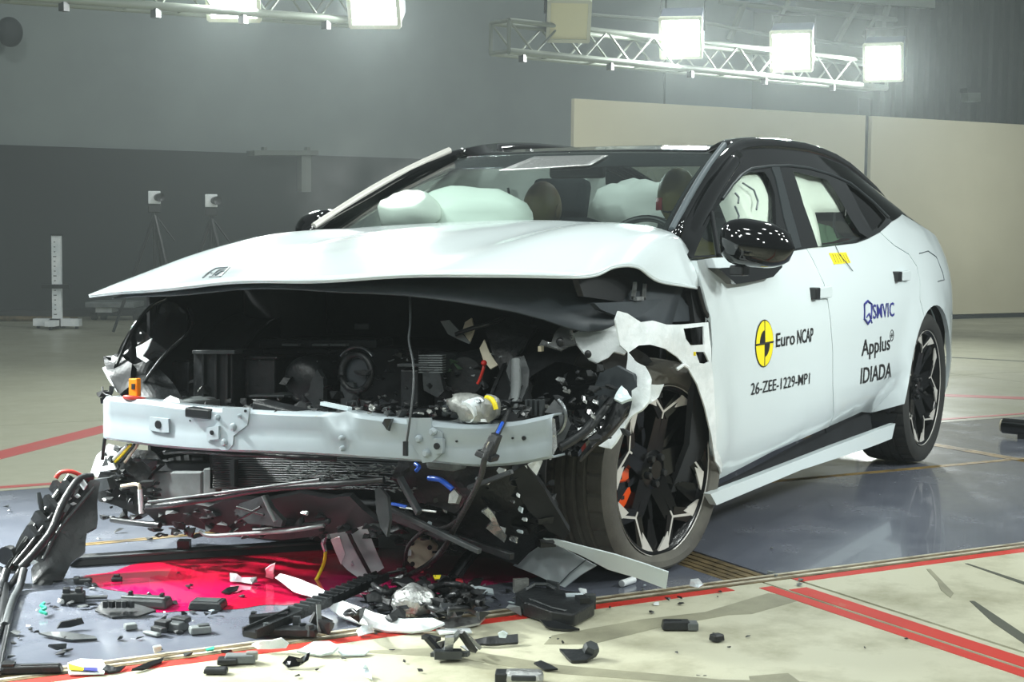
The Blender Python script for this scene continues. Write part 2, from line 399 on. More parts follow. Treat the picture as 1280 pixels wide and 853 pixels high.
# ---- walls
def wallquad(name, t0, t1, n0, z0, z1, th, material, parent=None):
    a = quad(t0, t1, n0, n0+th, z0); b = quad(t0, t1, n0, n0+th, z1)
    o = MB().add(a+b, [(3, 2, 1, 0), (4, 5, 6, 7), (0, 1, 5, 4), (1, 2, 6, 5), (2, 3, 7, 6), (3, 0, 4, 7)]).build(name, material, parent); return o
structure(wallquad('wall_back', -14, 12.1, 13.62, 0, 8, 0.2, 'wall_grey'))
wb = structure(wallquad('trim_1', -14, 12.1, 13.5, 0, 1.99, 0.12, 'wall_dark'))
for t in (-3.2, 0.75, 6.9): structure(wallquad('wall_joint', t, t+0.02, 13.495, 0.02, 1.97, 0.01, 'tar', wb))
structure(wallquad('baseboard_back', -14, 12.1, 13.44, 0, 0.09, 0.06, 'satin_black'))
structure(wallquad('wall_joint', 10.4, 10.43, 13.61, 2.0, 8, 0.01, 'wall_dark'))
mb = MB(); rows = [[], []]; t = 12.0
while t < 24:
    for dt, dn in ((0, 0), (0.07, 0), (0.10, 0.05), (0.17, 0.05), (0.20, 0)):
        rows[0].append(hall(t+dt, 11.0+dn, 0)); rows[1].append(hall(t+dt, 11.0+dn, 8))
    t += 0.20
mb.grid(rows); structure(mb.build('wall_right', 'wall_corrugated'))
structure(wallquad('wall_right_return', 12.0, 12.06, 11.0, 0, 8, 2.7, 'wall_corrugated'))
# cream partition panels standing in front of the wall
for t0, t1, lab in ((6.33, 10.44, 'cream partition panel behind the car roof, the nearer one left of the dark gap'), (10.54, 19.0, 'cream partition panel beyond the car tail, running out of frame past the dark gap')):
    g = thing('partition_panel', lab, 'panel', hall((t0+t1)/2, 9.43, 0), 'cream partition panels')
    wallquad('board', t0, t1, 9.4, 0.06, 2.49, 0.06, 'panel_cream', g)
    wallquad('base_shadow', t0+.02, t1-.02, 9.42, 0, 0.05, 0.05, 'satin_black', g)  # black strip standing in for the shadow under the board
    for k in range(3):
        tt = t0+(t1-t0)*(0.15+.35*k); wallquad('foot', tt, tt+0.08, 9.46, 0, 0.05, 0.5, 'satin_black', g)
structure(wallquad('trim_2', 10.40, 10.58, 9.48, 0, 2.7, 0.03, 'wall_dark'))
# cable tray on the far wall
g = thing('cable_tray', 'grey cable tray bracket on top of the dark wall band', 'tray', HP(380, 240, 13.4), None)
def hbox(name, x0, y0, x1, y1, n, th, material, parent):
    p = [HP(x0, y0, n), HP(x1, y0, n), HP(x1, y1, n), HP(x0, y1, n)]
    mb = MB(); mb.add(p+[q+HN*th for q in p], [(0, 1, 2, 3), (7, 6, 5, 4), (0, 4, 5, 1), (1, 5, 6, 2), (2, 6, 7, 3), (3, 7, 4, 0)]); return mb.build(name, material, parent)
mat('tray_grey', (96, 102, 96), 0.6)
hbox('tray', 318, 188, 398, 194, 13.25, 0.3, 'tray_grey', g); hbox('drop_pipe', 377, 194, 389, 240, 13.3, 0.15, 'tray_grey', g); hbox('bracket', 330, 184, 334, 189, 13.3, 0.1, 'tray_grey', g)
hbox('bracket', 384, 184, 388, 189, 13.3, 0.1, 'tray_grey', g)
c = HP(12, 40, 13.3)
tag(MB().blob(c, (0.16, 0.13, 0.17), seg=16, rng=10).build('wall_speaker', 'wall_dark', smooth=180), 'dark round speaker high on the hazy grey wall', 'speaker')
g = thing('junction_box', 'small grey junction box on the dark corrugated wall', 'box', HP(1217, 125, 10.9))
hbox('case', 1210, 116, 1226, 127, 10.88, 0.12, 'tray_grey', g); hbox('cover', 1209, 110, 1227, 116, 10.86, 0.14, 'satin_black', g)

# ---- lighting trusses and flood lamps
def truss(name, label, A, B, h, dpt, n_bay, r=0.022):
    """A, B: ends of the lower front chord"""
    A, B = Vector(A), Vector(B); d = (B-A); L = d.length; d.normalize(); s = Vector((-d.y, d.x, 0)); s.normalize(); up = Vector((0, 0, h))
    g = thing(name, label, 'truss', A)
    for off, rr in ((Vector((0, 0, 0)), r*1.4), (up, r), (s*dpt, r), (s*dpt+up, r)): MB().tube([A+off, B+off], rr, 10).build('chord', 'truss_alloy', g, smooth=60)
    for i in range(n_bay):
        a = A+d*(L*i/n_bay); b = A+d*(L*(i+1)/n_bay); mid = (a+b)/2
        MB().tube([a+up, mid], r*.45, 6).build('brace', 'truss_alloy', g); MB().tube([mid, b+up], r*.45, 6).build('brace', 'truss_alloy', g)
        MB().tube([a+up+s*dpt, mid+s*dpt], r*.45, 6).build('brace', 'truss_alloy', g); MB().tube([mid+s*dpt, b+s*dpt+up], r*.45, 6).build('brace', 'truss_alloy', g)
        MB().tube([a, a+s*dpt], r*.45, 6).build('brace', 'truss_alloy', g)
    for e_ in (A, B):
        mb = MB(); q = [e_, e_+up, e_+up+s*dpt, e_+s*dpt]
        for k in range(4): mb.tube([q[k], q[(k+1) % 4]], r*.9, 6)
        mb.build('end_frame', 'truss_alloy', g)
    for k in range(5):
        p = A+d*(L*(.03+.2*k)); MB().box(p-Vector((0, 0, .05)), (.05, .05, .06)).build('clamp', 'satin_black', g)
    return g
def flood(label, px, py, D, sz, lit, group, power=0, aim=None):
    """lamp head: lit face centred on its own spot at distance D along the view, body behind it"""
    p = CAM+RAY(px, py)*D
    aim = Vector(aim); ax = (aim-p).normalized(); sx = ax.cross(Vector((0, 0, 1))).normalized(); sy = sx.cross(ax)
    R = Matrix((sx, sy, ax)).transposed()
    g = thing('flood_lamp', label, 'lamp', p-ax*.15+Vector((0, 0, -.2)), group)
    MB().box(p-ax*0.16, (sz*1.12, sz*1.12, .3), R, (1, 1)).build('housing', 'lamp_body', g, bevel=.015)
    MB().box(p-ax*0.33, (sz*.8, sz*.8, .06), R).build('cooling_fins', 'satin_black', g)
    mb = MB(); h = sz/2
    for s1 in (-1, 1): mb.box(p+sx*s1*(h+.012)+ax*.005, (.03, sz*1.1, .04), R); mb.box(p+sy*s1*(h+.012)+ax*.005, (sz*1.1, .03, .04), R)
    mb.build('bezel', 'lamp_frame', g)
    MB().box(p, (sz, sz, .012), R).build('diffuser', 'lamp_lit' if lit else 'lamp_off', g)
    mb = MB(); mb.tube([p-ax*.2-sx*(h+.03), p-ax*.2-sx*(h+.03)+Vector((0, 0, .3)), p-ax*.2+sx*(h+.03)+Vector((0, 0, .3)), p-ax*.2+sx*(h+.03)], .012, 6); mb.build('yoke', 'satin_black', g)
    if power:
        area_lamp('flood_or_fill_light', p+ax*.03, aim, sz, power, spread=170)
A, B = FL(636, 64, 2.60), FL(1108, 110, 2.60)
truss('lighting_truss', 'alloy lighting truss with crossed braces carrying four flood lamps above the roof', A, B, 0.26, 0.26, 9)
def onT(px): return None
dA = (A-CAM).dot(CF); dB = (B-CAM).dot(CF)
def DD(px): return dA+(dB-dA)*(px-636)/(1108-636)*0.95
aimr = (-2.6, -1.0, -2.5)
flood('unlit cream-faced flood lamp at the truss end over the windscreen', 711, 26, DD(711)-.2, .33, False, 'flood lamps on the long truss', aim=(-4, -4, -3.5))
flood('glowing flood lamp beside the unlit cream-faced lamp', 851, 47, DD(851)-.2, .345, True, 'flood lamps on the long truss', 130, aimr)
flood('glowing flood lamp third along the long truss, over the side mirror', 989, 64, DD(989)-.2, .36, True, 'flood lamps on the long truss', 130, aimr)
flood('glowing flood lamp at the dark-wall end of the long truss', 1104, 78, DD(1104)-.2, .35, True, 'flood lamps on the long truss', 130, aimr)
A2, B2 = FL(-60, -11, 2.6), FL(492, 29, 2.60)
truss('lighting_truss', 'bright alloy truss at the top edge of frame, over the bonnet', A2, B2, 0.26, 0.26, 8)
d2 = (B2-CAM).dot(CF)
flood('glowing flood lamp over the tripods, cut by the top edge of frame', 291, -6, d2-.5, .33, True, 'flood lamps on the short truss', 75, (-2.6, 0, -1.5))
flood('glowing flood lamp at the end of the short truss over the bonnet', 467, 3, d2-.25, .33, True, 'flood lamps on the short truss', 75, (-2.6, 0, -1.5))
# cable bar behind the lamps and a farther truss at the top
tag(MB().tube([HP(735, 18, 9.0), HP(810, 24, 9.0), HP(890, 30, 9.0), HP(960, 44, 9.0), HP(1080, 58, 9.0)], .02, 8).build('cable_bar', 'tray_grey', smooth=60), 'thin dark cable bar running behind the glowing flood lamps', 'bar')
g = thing('ceiling_truss', 'farther ceiling truss with slanted struts above the rightmost glowing lamps', 'truss', HP(1050, 10, 10.4))
mb = MB().bar(HP(985, -10, 10.4), HP(1165, 4, 10.4), .12, .14); mb.build('beam', 'truss_alloy', g)
MB().tube([HP(900, 2, 10.4), HP(1120, 25, 10.4)], .035, 8).build('chord', 'tray_grey', g)
for x0, y0, x1, y1 in ((1075, 0, 1046, 52), (1092, 22, 1080, 45), (1112, 0, 1105, 24), (930, 4, 912, 50), (985, 2, 968, 30)):
    MB().bar(HP(x0, y0, 10.4), HP(x1, y1, 10.4), .07, .05).build('strut', 'tray_grey', g)
MB().box(HP(955, -6, 10.6), (.9, .5, .3)).build('cable_drum', 'lamp_body', g)

# ---- haze in the hall behind the car
vm = bpy.data.materials.new('haze'); vm.use_nodes = True; nt = vm.node_tree; nt.nodes.clear()
o_ = nt.nodes.new('ShaderNodeOutputMaterial'); vs_ = nt.nodes.new('ShaderNodeVolumeScatter')
vs_.inputs['Color'].default_value = (0.9, 1.0, 0.98, 1); vs_.inputs['Density'].default_value = 0.012; vs_.inputs['Anisotropy'].default_value = 0.35
nt.links.new(vs_.outputs[0], o_.inputs['Volume']); MATS['haze'] = vm
a = quad(-9, 10.0, 3.2, 13.4, 0.03); b = quad(-9, 10.0, 3.2, 13.4, 7.5)
HAZE = MB().add(a+b, [(3, 2, 1, 0), (4, 5, 6, 7), (0, 1, 5, 4), (1, 2, 6, 5), (2, 3, 7, 6), (3, 0, 4, 7)]).build('haze', 'haze', kind='stuff')
HAZE['label'] = 'thin smoke haze hanging in the hall under the lamps'; HAZE['category'] = 'haze'

vm2 = vm.copy(); vm2.name = 'thin_haze'; vm2.node_tree.nodes['Volume Scatter'].inputs['Density'].default_value = 0.003; MATS['thin_haze'] = vm2
a = quad(-9, 11.9, -6.0, 3.19, 0.03); b = quad(-9, 11.9, -6.0, 3.19, 5.5)
HZ = MB().add(a+b, [(3, 2, 1, 0), (4, 5, 6, 7), (0, 1, 5, 4), (1, 2, 6, 5), (2, 3, 7, 6), (3, 0, 4, 7)]).build('haze', 'thin_haze', kind='stuff')  # thin volume added to lift the blacks as lens glare does
HZ['label'] = 'thin added haze around the car, lifting the dark tones'; HZ['category'] = 'haze'

# ---- gear in the far part of the hall
def tripod_cam(px, py, D, label, dark):
    p = CAM+RAY(px, py)*D; base = Vector((p.x, p.y, 0)); g = thing('tripod_camera', label, 'camera', base, 'cameras on tripods')
    tocam = (CAM-p); tocam.z = 0; tocam.normalize(); sx = Vector((-tocam.y, tocam.x, 0))
    R = Matrix((sx, tocam, Vector((0, 0, 1)))).transposed(); s = D/1900.0
    MB().box(p, (15*s, 10*s, 16*s), R).build('camera_body', 'white_plastic', g, bevel=.006)
    MB().lathe([(0, .0), (4.2*s, .0), (5.2*s, .05), (5.4*s, .09), (3*s, .085), (0, .07)], p+tocam*5*s-sx*-3*s, tocam-sx*-.5, 20).build('lens', 'satin_black', g, smooth=40)
    z0 = p.z-20*s
    MB().box(Vector((p.x, p.y, p.z-14*s)), (16*s, 10*s, 10*s), R).build('tripod_head', 'satin_black', g, bevel=.01)
    MB().tube([Vector((p.x, p.y, p.z-18*s)), Vector((p.x, p.y, .55))], .02, 10).build('center_column', 'satin_black', g)
    for k in range(3):
        t = k*2.094+.4; MB().tube([Vector((p.x, p.y, z0-.02)), base+Vector((math.cos(t)*.42, math.sin(t)*.42, .01))], [.022, .014], 8).build('leg', 'satin_black', g)
    MB().tube([Vector((p.x, p.y, z0)), Vector((p.x, p.y, z0))-sx*-.2+Vector((0, 0, -.28))], .01, 6).build('pan_handle', 'satin_black', g)
tripod_cam(193, 247, 15.4, 'white boxed camera on a dark tripod, farther from the windscreen of the two', 0)
tripod_cam(264, 251, 14.6, 'white boxed camera on a tripod, half hidden where the bonnet rises', 0)
p0 = FL(72, 411); s_ = (p0-CAM).dot(CF)/1900.0; sx = CR.copy(); sx.z = 0; sx.normalize(); fy = Vector((-sx.y, sx.x, 0))
g = thing('measuring_stand', 'white graduated upright post on a low cross base by the dark wall', 'stand', p0)
MB().box(p0+Vector((0, 0, 62*s_)), (11*s_, .06, 108*s_), Matrix((sx, fy, Vector((0, 0, 1)))).transposed()).build('post', 'white_plastic', g)
Rr = Matrix((sx, fy, Vector((0, 0, 1)))).transposed()
MB().box(p0+Vector((0, 0, 8*s_)), (57*s_, .12, 9*s_), Rr).build('foot_beam', 'white_plastic', g); MB().box(p0+Vector((0, 0, 8*s_))-fy*.0, (.1, .55, 7*s_), Rr).build('foot_beam', 'white_plastic', g)
MB().box(p0+Vector((0, 0, 53*s_))-fy*.04, (34*s_, .04, 5*s_), Rr).build('crossbar', 'satin_black', g); MB().box(p0+Vector((0, 0, 7*s_))-fy*.08, (12*s_, .06, 12*s_), Rr).build('clamp_block', 'satin_black', g)
MB().box(p0+Vector((0, 0, 117*s_)), (13*s_, .08, 2*s_), Rr).build('cap', 'satin_black', g)
mb = MB()
for k in range(16): mb.box(p0+Vector((0, 0, (18+k*6)*s_))-fy*.031-sx*1.5*s_, (4*s_ if k % 4 == 0 else 2*s_, .002, 1.0*s_), Rr)
mb.build('scale_ticks', 'satin_black', g, kind='stuff')
for k, (q, r_) in enumerate(((-24, 0), (24, 0), (0, 1), (0, -1))):
    MB().box(p0+sx*q*s_+fy*r_*.24+Vector((0, 0, 2*s_)), (.03, .03, 4*s_), Rr).build('foot', 'satin_black', g)
p0 = FL(134, 400); s_ = (p0-CAM).dot(CF)/1900.0
g = thing('equipment_trolley', 'low grey trolley on small black wheels under the raised bonnet corner', 'trolley', p0)
MB().box(p0+Vector((0, 0, 20*s_))+sx*10*s_, (60*s_, .5, 7*s_), Rr).build('deck', 'mid_grey', g, bevel=.01); MB().box(p0+Vector((0, 0, 13*s_)), (20*s_, .3, 6*s_), Rr).build('bracket', 'white_plastic', g)
for q in (-16, -4, 36): MB().lathe([(0, -.03), (5*s_, -.03), (5*s_, .03), (0, .03)], p0+sx*q*s_+Vector((0, 0, 5*s_)), sx, 16).build('wheel', 'rubber', g)
p0 = FL(30, 402); tag(MB().tube([p0-sx*1.2+Vector((0, 0, .03)), p0+Vector((0, 0, .03)), p0+sx*.6+Vector((0, 0, .03))], .03, 8).build('floor_cable', 'rail_rust'), 'brown cable lying along the foot of the dark wall', 'cable')
# black tube on the plate floor at the far edge
g = thing('black_tube', 'glossy black tube on low rests lying on the plates behind the rear wheel', 'tube', FL(1290, 546))
d3 = (FL(1400, 560)-FL(1255, 546)); d3.normalize(); q0 = FL(1254, 546)+Vector((0, 0, .06))
MB().tube([q0, q0+d3*.9], .042, 20).build('barrel', 'gloss_black', g, smooth=50); MB().tube([q0-d3*.012, q0], .034, 20).build('end_cap', 'beige', g)
for k in (.12, .7): MB().box(q0+d3*k-Vector((0, 0, .042)), (.05, .07, .036)).build('rest', 'satin_black', g)
# ================================================================== THE CAR (front axle at x = 0, nose towards -x, left side at -y)
CAR = thing('crashed_car', 'pale grey-white hatchback with a smashed nose, lifted bonnet and gloss black roof', 'car', (0, 0, 0))
plan = pchip([(-1.0, .80), (-.7, .865), (-.4, .905), (0, .935), (.5, .945), (1.5, .95), (2.5, .95), (2.95, .948), (3.3, .93), (3.5, .895), (3.65, .84), (3.78, .74)])
prof = pchip([(.12, -.10), (.2, -.06), (.28, -.035), (.34, -.018), (.45, -.004), (.6, 0), (.74, -.001), (.86, -.012), (.95, -.034), (1.02, -.062), (1.08, -.092), (1.2, -.13)])
beltz = pchip([(.1, 1.0), (1.3, 1.005), (2.0, 1.03), (2.35, 1.10), (2.7, 1.13), (3.3, 1.10), (3.7, 1.04)])
rail_z = pchip([(.30, 1.04), (.39, 1.10), (.65, 1.22), (.9, 1.33), (1.13, 1.405), (1.35, 1.447), (1.7, 1.47), (2.05, 1.473), (2.45, 1.445), (3.05, 1.318), (3.35, 1.22), (3.6, 1.115), (3.7, 1.06)])
rail_y = pchip([(.30, .80), (.39, .765), (.65, .705), (.9, .665), (1.13, .63), (1.35, .605), (1.7, .60), (2.2, .60), (3.0, .60), (3.6, .59), (3.7, .60)])
kick = pchip([(.2, .28), (.5, .285), (1.57, .365), (2.1, .42), (2.45, .47)])
def SY(x, z):
    zb = beltz(x)
    y = plan(x)+prof(min(z, zb))
    if z < kick(x) and .1 < x < 2.5: y -= (kick(x)-z)*.55
    if z > zb:
        zr = max(rail_z(x), zb+.03); u = min(1.25, (z-zb)/(zr-zb)); yr = rail_y(x)
        y = y+(yr-y)*(.78*u+.22*u*u)
    # flares over the wheels
    for cx in (0.0, 2.925):
        d = math.hypot(x-cx, z-.36)
        if .3 < d < .62: y += .016*math.exp(-((d-.42)/.06)**2)
    return y
def SS(px, py, off=0.0):
    """where the line of sight meets the car's left skin -> (x, z)"""
    d = RAY(px, py); y = -.9; p = None
    for k in range(40):
        t = (y-CAM.y)/d.y; p = CAM+d*t; y = y*.4+.6*(-(SY(max(-1, min(3.78, p.x)), max(.05, min(1.5, p.z)))+off))
    return (p.x, p.z)
def S3(x, z, off=0.0, side=-1): return Vector((x, side*(SY(x, z)+off), z))
def inset(P, d):
    n = len(P); out = []
    A = sum(P[i][0]*P[(i+1) % n][1]-P[(i+1) % n][0]*P[i][1] for i in range(n)); sg = 1 if A > 0 else -1
    for i in range(n):
        a, b, c = Vector(P[i-1]), Vector(P[i]), Vector(P[(i+1) % n]); e1 = (b-a).normalized(); e2 = (c-b).normalized()
        nn = (Vector((-e1.y, e1.x))+Vector((-e2.y, e2.x))); nn = nn.normalized() if nn.length > .3 else Vector((0, 0))
        out.append(tuple(b+nn*sg*d))
    return out
def sidepanel(name, P, material, parent, holes=(), off=0.0, thick=.014, gap=.003, step=.07, side=-1, label=None, smooth=35):
    V, T, B = fill(inset(P, gap), holes, step)
    mb = skin(MB(), [S3(x, z, off, side) for x, z in V], T, B, [S3(x, z, off-thick, side) for x, z in V])
    return mb.build(name, material, parent, smooth=smooth, label=label)
def pxs(L, off=0.0): return [SS(a, b, off) for a, b in L]
def arc(cx, cz, r, a0, a1, n):
    return [(cx+r*math.cos(math.radians(a0+(a1-a0)*i/n)), cz+r*math.sin(math.radians(a0+(a1-a0)*i/n))) for i in range(n+1)]

# ---- outlines on the side
cut = pxs([(1008, 310.5), (1016, 325), (1030, 355), (1038, 400), (1041, 440), (1041, 480), (1042, 518), (1036, 534)])
fd_front = pxs([(894, 602), (893, 560), (891, 500), (889, 460), (890, 430), (888, 398), (877, 357), (869, 325)])
belt_f = pxs([(890, 321.5), (940, 318.5), (987, 314)])
fd_low = pxs([(964, 566)])
FD = [cut[0]]+cut[1:]+fd_low+fd_front+belt_f
rd_belt = pxs([(1021, 309.5), (1043, 306.5), (1070, 303.5), (1085, 298), (1100, 290)])
rd_rear = pxs([(1118, 307), (1136, 318), (1146, 333), (1150, 352), (1150, 375)])
AR = arc(2.925, .36, .395, 118, 193, 10)
rd_low = pxs([(1115, 518.5), (1091, 516.5), (1076, 516)])
rd_low = [(min(x, 2.50), z) for x, z in rd_low]
AR = [p for p in AR if p[1] > rd_low[0][1]+.01]
RD = cut[::-1]+rd_belt+rd_rear+AR+rd_low
AR2 = arc(2.925, .36, .395, -14, 118, 16)
RQ = rd_belt[-1:]+pxs([(1114, 277)])+[(2.95, 1.19), (3.25, 1.13), (3.62, 1.05), (3.78, .98), (3.78, .66), (3.62, .50), (3.42, .40)]+AR2+rd_rear[::-1]
fdoor = sidepanel('front_door', FD, 'paint', CAR, thick=.02)
rdoor = sidepanel('rear_door', RD, 'paint', CAR, thick=.02)
rq = sidepanel('rear_quarter_panel', RQ, 'paint', CAR, thick=.02)
# right-hand side (same shapes, away from the camera)
sidepanel('front_door', FD, 'paint', CAR, side=1, step=.12); sidepanel('rear_door', RD, 'paint', CAR, side=1, step=.12); sidepanel('rear_quarter_panel', RQ, 'paint', CAR, side=1, step=.12)
FRr = [(.34, .28), (.30, .9), (.25, .95), (-.12, .90), (-.12, .765)]+arc(0, .36, .405, 106, 0, 10)
sidepanel('front_wing', FRr, 'paint', CAR, side=1, step=.1)

# ---- glass and its black frame
gF = pxs([(867, 320), (880, 290), (894, 261), (912, 237), (924, 223), (936, 216), (955, 215), (962, 226), (968, 243), (969.5, 280), (970, 315)])
gR = pxs([(991, 214.5), (1034, 225), (1049, 248), (1062, 273), (1074, 291), (1084, 297), (1069, 302.5), (1022, 308.5), (1012, 278), (1004, 256)])
gQ = pxs([(1057, 229), (1072, 239), (1092, 256), (1107, 273), (1098, 285), (1090, 289), (1075, 263)])
top = [(x, rail_z(x)) for x in (.33, .39, .5, .65, .8, .9, 1.0, 1.13, 1.25, 1.35, 1.5, 1.7, 1.9, 2.05, 2.25, 2.45, 2.65, 2.85, 3.05, 3.2, 3.35)]
FRM = pxs([(864, 323)])+top+[(3.42, 1.145), (3.2, 1.135), (2.95, 1.19)]+pxs([(1114, 277)])+rd_belt[::-1]+[cut[0]]+belt_f[::-1]
for sd_ in (-1, 1):
    fr = sidepanel('window_frame', FRM, 'gloss_black', CAR, holes=[gF, gR, gQ], off=.002, thick=.03, gap=0, step=.05, side=sd_)
    sidepanel('window_pane', gF, 'side_glass', fr, off=-.012, thick=.004, gap=-.004, side=sd_); sidepanel('window_pane', gR, 'side_glass', fr, off=-.012, thick=.004, gap=-.004, side=sd_)
    sidepanel('window_pane', gQ, 'dark_glass', fr, off=-.010, thick=.004, gap=-.004, side=sd_)
def sidetube(name, P, r, material, parent, off=0.0, side=-1, seg=8): return MB().tube([S3(x, z, off, side) for x, z in P], r, seg).build(name, material, parent, smooth=60)
# grey seal bands: B-pillar shine painted as a grey strip, window dividing bar, belt seal
bp = pxs([(972, 206), (978, 228), (987, 262), (1000, 309), (989, 312), (978, 270), (968, 222), (962, 207)])
sidepanel('pillar_shine', bp, 'pillar_grey', CAR, off=.006, thick=.006, gap=0)
sidetube('divider_bar', pxs([(889, 266), (893, 290), (898, 320)]), .010, 'satin_black', CAR, .0)
sidetube('window_seal', pxs([(902, 249), (914, 232), (927, 218), (938, 211), (960, 208), (985, 207), (1010, 210), (1040, 219), (1062, 229), (1090, 252), (1110, 272)]), .006, 'pillar_grey', CAR, .004)

# ---- roof
def roofz(x, v):
    zc = rail_z(x)+.004+.018*(1-v*v); return zc-.03*max(0, abs(v)-.82)/.18
rows = []
for x in [1.13, 1.2, 1.3, 1.4, 1.55, 1.7, 1.9, 2.1, 2.3, 2.5, 2.7, 2.9, 3.1, 3.3, 3.5, 3.62, 3.68]:
    vs_ = [-1.0, -.96, -.9, -.82, -.6, -.3, 0, .3, .6, .82, .9, .96, 1.0]; r = []
    for v in vs_:
        yy = v*(rail_y(x)+.012); z = rail_z(x)+.012*(1-v*v) + (.010 if .85 < abs(v) < .99 else (-.018 if abs(v) < .83 else -.012))
        xx = x+ (0.06*(v*v) if x < 1.14 else 0)
        r.append((xx, yy, z))
    rows.append(r)
roof = MB()
nr, nc_ = len(rows), len(rows[0]); roof.v = [tuple(p) for r in rows for p in r]; gl = MB(); gl.v = list(roof.v)
for i in range(nr-1):
    for j in range(nc_-1):
        q = (i*nc_+j, i*nc_+j+1, (i+1)*nc_+j+1, (i+1)*nc_+j); (gl if 2 <= i <= 10 and 3 <= j <= 8 else roof).f.append(q)
roof = roof.build('roof', 'gloss_black', CAR, smooth=180, solid=.012); gl.build('roof_glass', 'roof_glass', roof, smooth=180)
for sd_ in (-1, 1):
    xs = [.36, .5, .65, .8, .9, 1.0, 1.13, 1.25, 1.35, 1.5, 1.7, 1.9, 2.05, 2.25, 2.45, 2.65, 2.85, 3.05, 3.2, 3.35, 3.5, 3.62]
    MB().tube([(x, sd_*(rail_y(x)+.004), rail_z(x)-.012) for x in xs], [.020]*4+[.026]*18, 12).build('roof_rail', 'gloss_black', CAR, smooth=180)
sp = MB().prism([(-.62, 0), (.62, 0), (.58, .13), (-.58, .13)], (3.60, 0, 1.105), (0, 1, 0), (1, 0, -.25), (0, 0, -.025)); sp.build('roof_spoiler', 'gloss_black', CAR, bevel=.008)

# ---- windscreen
def ws(u, v):
    """u -1..1 across, v 0 base .. 1 header"""
    bx, bz = .28+.13*u*u, 1.0+.075*u*u; hx, hz = 1.13+.03*u*u, 1.412-.012*u*u
    x = bx+(hx-bx)*v; z = bz+(hz-bz)*v+.028*math.sin(math.pi*v)*(1-.3*u*u); hw = .745+(.612-.745)*v
    return Vector((x, u*hw, z))
N = 40
wsc = MB().grid([[ws(-1+2*j/N, i/24) for j in range(N+1)] for i in range(25)]).build('windscreen', 'windscreen_glass', CAR, smooth=180, solid=.005)
def wspatch(name, corners, material, parent, off=.006, n=8):
    """a patch lying on the windscreen between four (u, v) corners"""
    rows = []
    for i in range(n+1):
        r = []
        for j in range(n+1):
            a, b = i/n, j/n
            u = (corners[0][0]*(1-b)+corners[1][0]*b)*(1-a)+(corners[3][0]*(1-b)+corners[2][0]*b)*a
            v = (corners[0][1]*(1-b)+corners[1][1]*b)*(1-a)+(corners[3][1]*(1-b)+corners[2][1]*b)*a
            r.append(ws(u, v)+Vector((-.45, 0, .9))*off)
        rows.append(r)
    return MB().grid(rows).build(name, material, parent, smooth=180, solid=.002)
wspatch('header_band', [(-1, .80), (1, .80), (1, 1), (-1, 1)], 'gloss_black', wsc, -.004, 14)
wspatch('side_band', [(-1, 0), (-.93, 0), (-.92, .8), (-1, .8)], 'gloss_black', wsc, -.004); wspatch('side_band', [(1, 0), (.95, 0), (.94, .8), (1, .8)], 'gloss_black', wsc, -.004)
wspatch('reflection_patch', [(.38, .74), (-.22, .80), (-.26, .93), (.28, .93)], 'foil', wsc, .004)  # bright speckled reflection on the glass, built as a silver patch
for u in (-1.0, 1.0):
    MB().tube([ws(u, v/10)+Vector((-.026, .012*u, .028)) for v in range(0, 11)], .012 if u < 0 else .014, 8).build('pillar_trim', 'trim_grey' if u < 0 else 'rim_silver', CAR, smooth=60, label=None)
    MB().tube([ws(u, v/10)+Vector((.03, .035*u, -.02)) for v in range(-1, 11)], .034, 10).build('front_pillar', 'gloss_black', CAR, smooth=180)

# ---- tail end
rows = []
for z in (.36, .5, .75, .95, 1.04):
    rows.append([(3.62+.20*(1-abs(v)**3)+(.04 if z < .8 else 0)-(.1 if z > 1 else 0), v*(.66 if z < .4 else .74 if z < .6 else .82 if z < 1 else .78), z) for v in (-1, -.9, -.6, -.3, 0, .3, .6, .9, 1)])
MB().grid(rows).build('rear_bumper', 'paint', CAR, smooth=50, solid=.01)
MB().grid([[(3.36+.25*i/4, v*(.60+.15*i/4), 1.20-.16*i/4) for v in (-1, -.5, 0, .5, 1)] for i in range(5)]).build('tailgate', 'gloss_black', CAR, smooth=50, solid=.012)
MB().box((3.72, 0, .98), (.12, 1.45, .03)).build('tail_lamp', 'red', CAR, bevel=.008)
for s_ in (-1, 1): MB().box((3.60, s_*.70, 1.055), (.10, .14, .018)).build('tail_lamp_end', 'satin_black', CAR, bevel=.005)

# ---- sill, cladding
sl = [(q.x, q.z) for q in (SD(a_, b_, -.943) for a_, b_ in ((889.5, 618), (960, 590), (1040, 558.5), (1118.5, 529.6), (1114, 548.6), (1098, 555), (1082, 561), (1000, 588), (897, 632)))]
for sd_ in (-1, 1):
    V, T, B = fill(sl, (), .12)
    skin(MB(), [Vector((x, sd_*(plan(x)-.004), z)) for x, z in V], T, B, [Vector((x, sd_*(plan(x)-.03), z)) for x, z in V]).build('side_sill', 'paint', CAR, smooth=35)
cl1 = pxs([(891, 596), (1036, 533), (1034, 563), (888, 622)]); cl2 = pxs([(1038, 533), (1076, 515), (1121, 517), (1121, 532), (1036, 563)])
for sd_ in (-1, 1):
    sidepanel('door_cladding', cl1, 'gloss_black', CAR, off=-.02, thick=.02, gap=.001, side=sd_); sidepanel('door_cladding', cl2, 'gloss_black', CAR, off=-.02, thick=.02, gap=.001, side=sd_)

